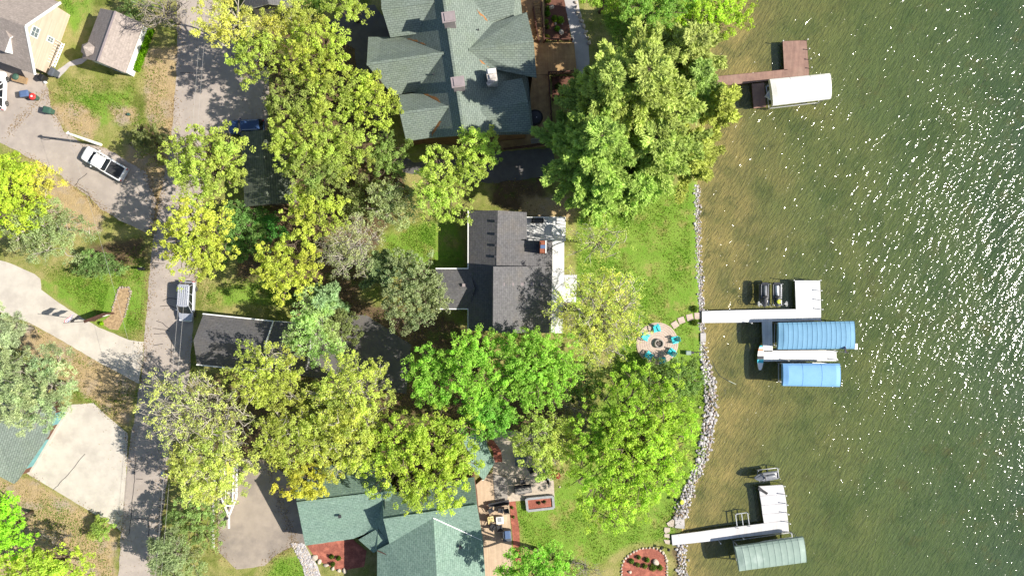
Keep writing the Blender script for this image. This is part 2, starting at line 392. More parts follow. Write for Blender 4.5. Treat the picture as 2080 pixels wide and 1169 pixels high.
bm_, nt, b = graph('lake_bed_sand'); pos = nn(nt, 'ShaderNodeNewGeometry').outputs['Position']
sp = nn(nt, 'ShaderNodeSeparateXYZ'); nt.links.new(pos, sp.inputs[0])
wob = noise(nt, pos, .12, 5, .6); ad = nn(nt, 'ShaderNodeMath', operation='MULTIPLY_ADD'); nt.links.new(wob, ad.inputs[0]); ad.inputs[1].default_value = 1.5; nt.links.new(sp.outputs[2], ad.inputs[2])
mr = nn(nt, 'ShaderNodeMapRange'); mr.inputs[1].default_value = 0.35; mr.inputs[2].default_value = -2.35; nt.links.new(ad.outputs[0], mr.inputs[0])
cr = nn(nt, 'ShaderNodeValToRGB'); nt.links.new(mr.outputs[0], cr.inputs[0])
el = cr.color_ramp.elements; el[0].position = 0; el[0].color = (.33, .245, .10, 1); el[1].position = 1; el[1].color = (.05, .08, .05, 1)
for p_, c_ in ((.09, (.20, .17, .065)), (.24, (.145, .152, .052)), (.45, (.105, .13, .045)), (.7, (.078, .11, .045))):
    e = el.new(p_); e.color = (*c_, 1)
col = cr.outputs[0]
col = mixc(nt, noise(nt, pos, .35, 6, .7, .55, .72), col, (.10, .10, .035))
col = mixc(nt, noise(nt, pos, .8, 6, .75, .62, .75), col, (.05, .055, .025))
col = mixc(nt, noise(nt, pos, .13, 7, .75, .5, .62), col, mixc(nt, 1.0, col, (.7, .78, .7), 'MULTIPLY'))
col = mixc(nt, noise(nt, pos, 2.2, 4, .7, .66, .74), col, (.07, .06, .03))
mp = nn(nt, 'ShaderNodeMapping'); nt.links.new(pos, mp.inputs[0]); mp.vector_type = 'TEXTURE'; mp.inputs['Rotation'].default_value = (0, 0, R(55)); mp.inputs['Scale'].default_value = (1.0, .25, 1)
rip = noise(nt, mp.outputs[0], 1.0, 4, .6, .32, .68, .6)
col = mixc(nt, 1.0, col, mixc(nt, rip, (.84, .84, .84), (1.18, 1.16, 1.1)), 'MULTIPLY')  # caustic-like ripple light and shade painted into the bed colour
nt.links.new(col, b.inputs['Base Color']); b.inputs['Roughness'].default_value = .9; b.inputs['Specular IOR Level'].default_value = 0
bp = nn(nt, 'ShaderNodeBump', Strength=.8, Distance=.12); nt.links.new(rip, bp.inputs['Height']); nt.links.new(bp.outputs[0], b.inputs['Normal'])

zc = (Z[:-1, :-1] + Z[1:, :-1] + Z[:-1, 1:] + Z[1:, 1:]) / 4
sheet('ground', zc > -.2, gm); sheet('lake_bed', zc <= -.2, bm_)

# ---------------------------------------------------------------- lake water
WAVE = .093
wm = bpy.data.materials.new('lake_water'); wm.use_nodes = True; nt = wm.node_tree; nt.nodes.clear()
o = nn(nt, 'ShaderNodeOutputMaterial'); pos = nn(nt, 'ShaderNodeNewGeometry').outputs['Position']
def aniso(rot, sx_, sy_, sc, det, dist=.6):
    mp = nn(nt, 'ShaderNodeMapping'); nt.links.new(pos, mp.inputs[0]); mp.vector_type = 'TEXTURE'; mp.inputs['Rotation'].default_value = (0, 0, R(-rot)); mp.inputs['Scale'].default_value = (1 / sx_, 1 / sy_, 1)
    return noise(nt, mp.outputs[0], sc, det, .55, dist=dist)
a1 = aniso(-38, .75, 1.6, 1.25, 1.0); a2 = aniso(-60, .7, 2.0, .45, 1.0); a3 = aniso(-20, 1.0, 1.5, 2.9, .5)
su = nn(nt, 'ShaderNodeMath', operation='MULTIPLY_ADD'); nt.links.new(a2, su.inputs[0]); su.inputs[1].default_value = 1.3; nt.links.new(a1, su.inputs[2])
s2 = nn(nt, 'ShaderNodeMath', operation='MULTIPLY_ADD'); nt.links.new(a3, s2.inputs[0]); s2.inputs[1].default_value = .45; nt.links.new(su.outputs[0], s2.inputs[2])
bp = nn(nt, 'ShaderNodeBump', Strength=1.0, Distance=WAVE); wp = noise(nt, pos, .06, 3, .5, .3, .7); wv = nn(nt, 'ShaderNodeMath', operation='MULTIPLY_ADD'); nt.links.new(wp, wv.inputs[0]); wv.inputs[1].default_value = .55; wv.inputs[2].default_value = .7; wq = nn(nt, 'ShaderNodeMath', operation='MULTIPLY'); nt.links.new(wv.outputs[0], wq.inputs[0]); nt.links.new(s2.outputs[0], wq.inputs[1]); nt.links.new(wq.outputs[0], bp.inputs['Height'])
gl = nn(nt, 'ShaderNodeBsdfGlossy', Roughness=.1); nt.links.new(bp.outputs[0], gl.inputs['Normal'])
tr = nn(nt, 'ShaderNodeBsdfTransparent', Color=(.93, .97, .9, 1)); df = nn(nt, 'ShaderNodeBsdfDiffuse', Color=(.06, .09, .095, 1))
m1 = nn(nt, 'ShaderNodeMixShader', Fac=.11); nt.links.new(tr.outputs[0], m1.inputs[1]); nt.links.new(df.outputs[0], m1.inputs[2])
ge = nn(nt, 'ShaderNodeNewGeometry'); dt = nn(nt, 'ShaderNodeVectorMath', operation='DOT_PRODUCT'); nt.links.new(ge.outputs['Incoming'], dt.inputs[0]); nt.links.new(ge.outputs['Normal'], dt.inputs[1])
def mth(op, a, c):
    n_ = nn(nt, 'ShaderNodeMath', operation=op)
    for i_, v_ in ((0, a), (1, c)):
        if isinstance(v_, (int, float)): n_.inputs[i_].default_value = v_
        else: nt.links.new(v_, n_.inputs[i_])
    return n_
ab = mth('ABSOLUTE', dt.outputs['Value'], 0); om = mth('SUBTRACT', 1.0, ab.outputs[0]); p5 = mth('POWER', om.outputs[0], 5.0); fr = mth('MULTIPLY', p5.outputs[0], .98); fr = mth('ADD', fr.outputs[0], .021)
m2 = nn(nt, 'ShaderNodeMixShader'); nt.links.new(fr.outputs[0], m2.inputs[0]); nt.links.new(m1.outputs[0], m2.inputs[1]); nt.links.new(gl.outputs[0], m2.inputs[2])
nt.links.new(m2.outputs[0], o.inputs['Surface']); MATS['water'] = wm
WZ = -.26
mb = MB(); ys = np.linspace(-420, 420, 40)
for i in range(39):
    y0, y1 = ys[i], ys[i + 1]; a = float(shore_x(y0)) - 1.5; c = float(shore_x(y1)) - 1.5
    mb.face([(a, y0, WZ), (420, y0, WZ), (420, y1, WZ), (c, y1, WZ)], 'water')
tag(mb.build('water'), kind='structure')

# ---------------------------------------------------------------- roads, drives, paths (thin sheets on the ground)
def rough(pp, amp=1.6, step=10, seed=1):
    r = random.Random(seed); out = []
    for i in range(len(pp)):
        a = pp[i]; c = pp[(i + 1) % len(pp)]; l = math.hypot(c[0] - a[0], c[1] - a[1]); k = max(1, int(l / step))
        for j in range(k):
            t = j / k; out.append((a[0] + (c[0] - a[0]) * t + r.uniform(-amp, amp), a[1] + (c[1] - a[1]) * t + r.uniform(-amp, amp)))
    return out
def sheetpoly(name, pp, z, m, amp=1.4, ang=0.0):
    mb = MB(); mb.ua = ang; q = rough(pp, amp) if amp else pp
    mb.slab(q, z, z + .02, m); return tag(mb.build(name), kind='structure')
sheetpoly('road', [(358, -300), (360, 100), (352, 240), (345, 310), (325, 400), (312, 480), (303, 560), (297, 640), (290, 740), (274, 840), (259, 930), (249, 1040), (240, 1169), (225, 1400),
                   (305, 1400), (318, 1169), (328, 1060), (342, 960), (360, 860), (385, 760), (394, 640), (402, 520), (416, 350), (425, 270), (545, 268), (548, 110), (450, 70), (440, -300)], .012, 'asphalt')
sheetpoly('driveway', [(-300, 60), (20, 130), (85, 152), (97, 182), (105, 222), (130, 266), (165, 290), (215, 300), (262, 330), (296, 348), (318, 405), (310, 478), (240, 445), (205, 425), (182, 400), (140, 370), (100, 340), (50, 315), (0, 290), (-300, 200)], .018, 'asphalt')
sheetpoly('driveway', [(-200, 470), (20, 534), (70, 556), (82, 566), (84, 588), (120, 615), (175, 650), (200, 664), (262, 690), (292, 694), (289, 740), (281, 778), (200, 735), (110, 682), (60, 655), (-200, 560)], .020, 'concrete', .5)
sheetpoly('driveway', [(80, 880), (137, 822), (190, 818), (218, 845), (260, 880), (257, 950), (246, 1078), (190, 1042), (100, 988), (50, 958)], .020, 'concrete', .5)
sheetpoly('driveway', [(440, 930), (540, 930), (600, 980), (640, 1100), (600, 1106), (562, 1125), (537, 1148), (480, 1156), (443, 1118)], .018, 'asphalt_tan', .8)
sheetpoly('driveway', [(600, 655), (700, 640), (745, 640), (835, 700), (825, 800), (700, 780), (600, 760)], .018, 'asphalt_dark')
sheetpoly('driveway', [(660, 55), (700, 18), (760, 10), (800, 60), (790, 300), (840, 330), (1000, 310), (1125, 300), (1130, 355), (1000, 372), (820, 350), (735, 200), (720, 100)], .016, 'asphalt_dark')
sheetpoly('path', [(1138, -40), (1165, -40), (1180, 30), (1196, 90), (1200, 250), (1168, 250), (1170, 140), (1160, 70)], .02, 'concrete_grey', .8)
sheetpoly('path', [(100, 152), (118, 160), (142, 135), (166, 130), (178, 120), (164, 118), (140, 126), (118, 142)], .024, 'concrete_grey', .5)
sheetpoly('path', [(632, 1104), (700, 1094), (712, 1110), (704, 1128), (668, 1122)], .024, 'flagstone', .4)
sheetpoly('patio', [(1003, 870), (1090, 880), (1124, 960), (1126, 1008), (1030, 1019), (1000, 1000)], .022, 'limestone', .4)
# tar-filled cracks in the road
mb = MB()
def crack(pp, wd=.035):
    q = rough([pp[0]] + pp[1:], 1.0, 7, len(mb.v))
    k = q.index(min(q, key=lambda a: math.hypot(a[0] - pp[-1][0], a[1] - pp[-1][1]))); q = q[:k + 1]
    for i in range(len(q) - 1):
        a = P(*q[i], .026); c = P(*q[i + 1], .026); d = (c - a).normalized().cross(Vector((0, 0, 1))) * wd
        mb.face([a - d, a + d, c + d, c - d], 'crack_tar')
for c_ in ([(330, 610), (345, 605), (362, 608)], [(325, 622), (345, 620), (358, 625)], [(318, 652), (330, 656), (345, 668)], [(310, 666), (345, 671)], [(313, 677), (338, 677)], [(312, 701), (331, 698)], [(349, 690), (346, 735)],
           [(275, 925), (273, 975), (262, 1085)], [(303, 1045), (301, 1140)], [(268, 1053), (300, 1053)], [(303, 1046), (330, 1048)], [(275, 972), (290, 972)], [(366, 148), (392, 148)], [(310, 532), (335, 535)],
           [(152, 378), (160, 365), (178, 352)], [(160, 380), (180, 392), (190, 420)], [(85, 283), (115, 282)], [(172, 921), (142, 958), (108, 995)]): crack(c_)
one('road_crack', 'thin dark cracks filled with tar across the grey road', 'road cracks', mb, kind='structure')
# ---------------------------------------------------------------- trees and plants
def leaf_mesh(name, pos, nrm, size, asp, col, parent, m, fold=.18):
    n = len(pos)
    if n == 0: return None
    r = np.random.RandomState(n % 9973)
    nrm = nrm / (np.linalg.norm(nrm, axis=1, keepdims=True) + 1e-9)
    t = np.cross(nrm, r.normal(size=(n, 3))); t /= (np.linalg.norm(t, axis=1, keepdims=True) + 1e-9); bb = np.cross(nrm, t)
    return quads(name, pos, t, bb, nrm, size, asp, col, parent, m, fold)
def quads(name, pos, t, bb, nrm, size, asp, col, parent, m, fold):
    n = len(pos); s = size[:, None] * .5
    v = np.empty((n, 4, 3), np.float32)
    v[:, 0] = pos + t * s - nrm * s * fold; v[:, 1] = pos + bb * s * asp + nrm * s * fold; v[:, 2] = pos - t * s - nrm * s * fold; v[:, 3] = pos - bb * s * asp + nrm * s * fold
    me = bpy.data.meshes.new(name); me.vertices.add(n * 4); me.vertices.foreach_set('co', v.ravel())
    me.loops.add(n * 4); me.loops.foreach_set('vertex_index', np.arange(n * 4, dtype=np.int32))
    me.polygons.add(n); me.polygons.foreach_set('loop_start', np.arange(0, n * 4, 4, dtype=np.int32))
    at = me.attributes.new('leaf', 'FLOAT_COLOR', 'POINT'); c4 = np.ones((n, 4, 4), np.float32); c4[:, :, :3] = np.clip(col, 0, 1)[:, None, :]
    at.data.foreach_set('color', c4.ravel()); me.update(calc_edges=True); me.materials.append(MATS[m])
    o = bpy.data.objects.new(name, me); C.objects.link(o)
    if parent is not None: o.parent = parent
    return o
def bend(a, b, r, k=.12, n=4):
    a = Vector(a); b = Vector(b); l = (b - a).length; out = []
    j = [Vector((r.uniform(-1, 1), r.uniform(-1, 1), r.uniform(-.5, .8))) * l * k for _ in range(2)]
    for i in range(n + 1):
        t = i / n; out.append(a.lerp(b, t) + j[0] * math.sin(math.pi * t) + j[1] * .5 * math.sin(2 * math.pi * t))
    return out
KIND = {  # bark, cluster radius, leaf size, aspect, leaves per cluster, cover, colour spread
    'maple': ('bark_brown', .37, .175, .75, 44, 1.75, .15), 'lime': ('bark_brown', .40, .185, .75, 46, 2.0, .14), 'bright': ('bark_brown', .42, .19, .7, 48, 2.4, .13),
    'pale': ('bark_pale', .36, .16, .75, 32, 1.5, .15), 'sparse': ('bark_pale', .42, .13, .7, 22, 1.9, .15), 'shrub': ('bark_brown', .34, .17, .75, 40, 2.6, .18), 'bare': ('bark_grey', .40, .14, .7, 3, 1.5, .15),
    'twiggy': ('bark_pale', .38, .15, .75, 20, 1.6, .15), 'scots': ('bark_grey', .44, .40, .16, 60, 2.2, .16)}
NT = [0]; GROW = 1.09; LB = 2.0
def tree(label, kind, px, py, rx, ry=None, rot=0.0, h=11.0, col=(.3, .33, .035), name='deciduous_tree', cat='tree', dens=1.0, low=.35, base=None, group=None):
    """px, py: middle of the crown as the photo shows it; rx, ry in photo pixels; h in metres"""
    NT[0] += 1; sd = NT[0] * 37 + 5; r = random.Random(sd); g = np.random.RandomState(sd)
    ry = (ry or rx) * GROW; rx = rx * GROW; zc = h * (.62 + low * .2); k = (H - zc) / H / S; RX = rx * k; RY = ry * k; RM = (RX + RY) / 2; RZ = min(h * .28, RM * .6)
    ctr = P(px, py, zc); root = Vector((ctr.x, ctr.y, 0)).lerp(P(px, py, 0), .35) if base is None else P(*base, 0)
    T = thing(name, label, cat, root, 0, group); o0 = np.array(ctr - root)
    bark, rc, ls, asp, lpc, cover, spread = KIND[kind]
    ca, sa = math.cos(R(rot)), math.sin(R(rot))
    def place(u):          # unit-ball coordinates -> crown
        x, y, z = u[..., 0] * RX, u[..., 1] * RY, u[..., 2] * RZ
        return np.stack([x * ca - y * sa, x * sa + y * ca, z], -1) + o0
    nl = max(5, int(RX * RY * .75 + 4)); az = 2.399 * np.arange(nl) + g.uniform(0, 6); rr = np.sqrt((np.arange(nl) + .5) / nl) * .80 * g.uniform(.86, 1.16, nl)
    lz = np.sqrt(np.clip(1 - rr ** 2, 0, 1)) * .75 * g.uniform(.55, 1.05, nl) - .25 * rr
    lobes = np.stack([rr * np.cos(az), rr * np.sin(az), lz], -1); lr = g.uniform(.32, .50, nl) * (1.0 if nl > 9 else 1.15) * min(1.25, (9.0 / nl) ** .25)
    nc = int(1.15 * dens * cover * RX * RY / rc ** 2) + 6; li = g.randint(0, nl, nc)
    d = g.normal(size=(nc, 3)); d[:, 2] += .25; d /= np.linalg.norm(d, axis=1, keepdims=True)
    cl = lobes[li] + d * (lr[li] * g.uniform(.5, 1.05, nc))[:, None]
    cw = place(cl); lw = place(lobes)
    cw[:, 2] = np.maximum(cw[:, 2], .35)
    n_ = (g.poisson(lpc, nc) * g.uniform(.6, 1.3, nc)).astype(int) + 1; idx = np.repeat(np.arange(nc), n_); N = len(idx)
    cr = rc * g.uniform(.65, 1.25, nc)
    off = g.normal(size=(N, 3)); off /= np.linalg.norm(off, axis=1, keepdims=True); off *= (g.uniform(.25, 1.0, N) ** .6 * cr[idx])[:, None]; off[:, 2] *= .7
    pos = cw[idx] + off; pos[:, 2] = np.maximum(pos[:, 2], .12)
    hue = g.normal(0, spread * .7, nl)[li][idx] + g.normal(0, spread * .8, nc)[idx] + g.normal(0, spread * .7, N)
    cc = (LB * np.array(col) + np.array([-.005, 0, .06]))[None, :] * (1 + hue)[:, None]; cc[:, 0] *= 1 + .22 * g.normal(0, spread, nl)[li][idx]
    if kind == 'scots':
        t = off / (np.linalg.norm(off, axis=1, keepdims=True) + 1e-9) + g.normal(0, .45, (N, 3)); t /= np.linalg.norm(t, axis=1, keepdims=True)
        nb = np.cross(t, g.normal(size=(N, 3))); nb /= np.linalg.norm(nb, axis=1, keepdims=True)
        quads('crown', pos, t, nb, np.cross(t, nb), ls * g.uniform(.7, 1.2, N), asp, cc, T, 'needle', 0)
    else:
        nm = .8 * g.normal(size=(N, 3)) + off / rc * .5 + np.array([.4, -.05, .9])
        leaf_mesh('crown', pos, nm, ls * g.uniform(.4, 1.4, N), asp, cc, T, 'leaf')
    mb = MB(); top = Vector(o0) + Vector((0, 0, RZ * .25)); tr = .05 + h * .017 if kind != 'shrub' else .06
    tp = bend((0, 0, 0), top, r, .03, 5); mb.tube(tp, [tr * (1.25 - .2 * i) for i in range(6)], bark, 7)
    br = []
    for i in range(nl):
        e = Vector(lw[i]); t = min(4, max(1, int(5 * (.35 + .4 * r.random())))); s = tp[t]
        if s.z > e.z: s = tp[max(1, t - 1)]
        pts = bend(s, e, r, .1, 4); w0 = tr * .6; mb.tube(pts, [w0 * (1 - .2 * q) for q in range(5)], bark, 5); br.append(pts)
    share = {'pale': .45, 'twiggy': 1.0, 'sparse': .5, 'bare': 1.0, 'scots': .5}.get(kind, .5); nb_ = 0
    for c in range(nc):
        if r.random() > share or nb_ > 420: continue
        nb_ += 1; s = br[li[c]][r.choice((2, 3, 3, 4))]; e = Vector(cw[c]); w0 = .022 + .006 * RM
        e = e + (e - s).normalized() * rc * .5
        mb.tube(bend(s, e, r, .12, 3), [w0, w0 * .75, w0 * .5, .008], bark, 4, False)
        if kind in ('twiggy', 'bare'):
            for q in range(2):
                e2 = e.lerp(s, r.uniform(.1, .5)); mb.tube([e2, e2 + Vector((r.uniform(-1, 1), r.uniform(-1, 1), r.uniform(-.1, .8))) * rc * 1.6], [w0 * .5, .006], bark, 3, False)
    mb.build('trunk', T, world=False, smooth=True)
    return T

def conifer(label, px, py, rx, h=13.0, col=(.2, .28, .05), name='pine_tree', dens=1.0, droop=0.0, tip=.42, wid=.085, sharp=.85, ry=None, sway=1.0):
    NT[0] += 1; sd = NT[0] * 41 + 3; r = random.Random(sd); g = np.random.RandomState(sd)
    ry = ry or rx; zt = h; zc = h * .6; k = (H - zc) / H / S; RX, RY = rx * k, ry * k; ctr = P(px, py, zc); T = thing(name, label, 'tree', (ctr.x, ctr.y, 0))
    mb = MB(); tr = .05 + h * .016; mb.tube([(0, 0, 0), (.05, 0, h * .5), (0, 0, h)], [tr, tr * .7, .03], 'bark_brown', 7)
    tp = []; td = []; tb = []; tk = []; nw = int(h * 1.1); bi = 0
    for w_ in range(nw):
        f = w_ / (nw - 1); z = h * (.42 + .57 * f); L0 = (1 - f) ** sharp
        for q in range(r.choice((7, 8, 9))):
            a = 6.283 * q / 8 + r.uniform(-.4, .4) + w_ * .55; L = max(.3, (.1 + 1.05 * L0) * r.uniform(.45, 1.15)); dx, dy = math.cos(a), math.sin(a)
            ln = L * math.hypot(RX * dx, RY * dy); up = (.16 + .25 * f) * ln - droop * ln; kink = r.uniform(-.25, .25) * sway
            pts = [Vector((dx * ln * t - dy * ln * kink * t * t, dy * ln * t + dx * ln * kink * t * t, z + up * t ** 1.4)) for t in (0, .33, .66, 1)]
            w0 = .02 + .012 * ln; mb.tube(pts, [w0, w0 * .7, w0 * .4, .008], 'bark_brown', 4, False)
            nt_ = max(3, int(ln / .2 * dens)); bi += 1
            for j in range(nt_):
                t = .22 + .8 * j / nt_; i0 = min(2, int(t * 3)); p = pts[i0].lerp(pts[min(3, i0 + 1)], min(1.2, t * 3 - i0)); wd = (.16 + .5 * math.sin(min(1, t) * 2.9)) * (.22 + .12 * ln)
                for s_ in (-1, 0, 1):
                    tp.append((p.x - s_ * dy * wd * r.uniform(.3, 1), p.y + s_ * dx * wd * r.uniform(.3, 1), p.z + r.uniform(-.12, .12))); td.append((dx - s_ * dy * .8, dy + s_ * dx * .8, .2)); tb.append(bi)
    tp = np.array(tp); td = np.array(td); tb = np.array(tb); m = 13; idx = np.repeat(np.arange(len(tp)), m); N = len(idx)
    t = td[idx] + g.normal(0, .42, (N, 3)); t /= np.linalg.norm(t, axis=1, keepdims=True); nb = np.cross(t, g.normal(size=(N, 3)) + np.array([0, 0, 1.2])); nb /= np.linalg.norm(nb, axis=1, keepdims=True)
    sz = tip * g.uniform(.6, 1.2, N); pos = tp[idx] + g.normal(0, .11, (N, 3)) + t * sz[:, None] * .3
    hue = g.normal(0, .13, bi + 1)[tb][idx] + g.normal(0, .12, len(tp))[idx] + g.normal(0, .1, N)
    cc = (2.0 * np.array(col) + np.array([.03, 0, .035]))[None, :] * (1 + hue)[:, None]
    quads('crown', pos, t, nb, np.cross(t, nb), sz, wid / tip * 2, cc, T, 'needle', 0)
    mb.build('trunk', T, world=False, smooth=True); return T

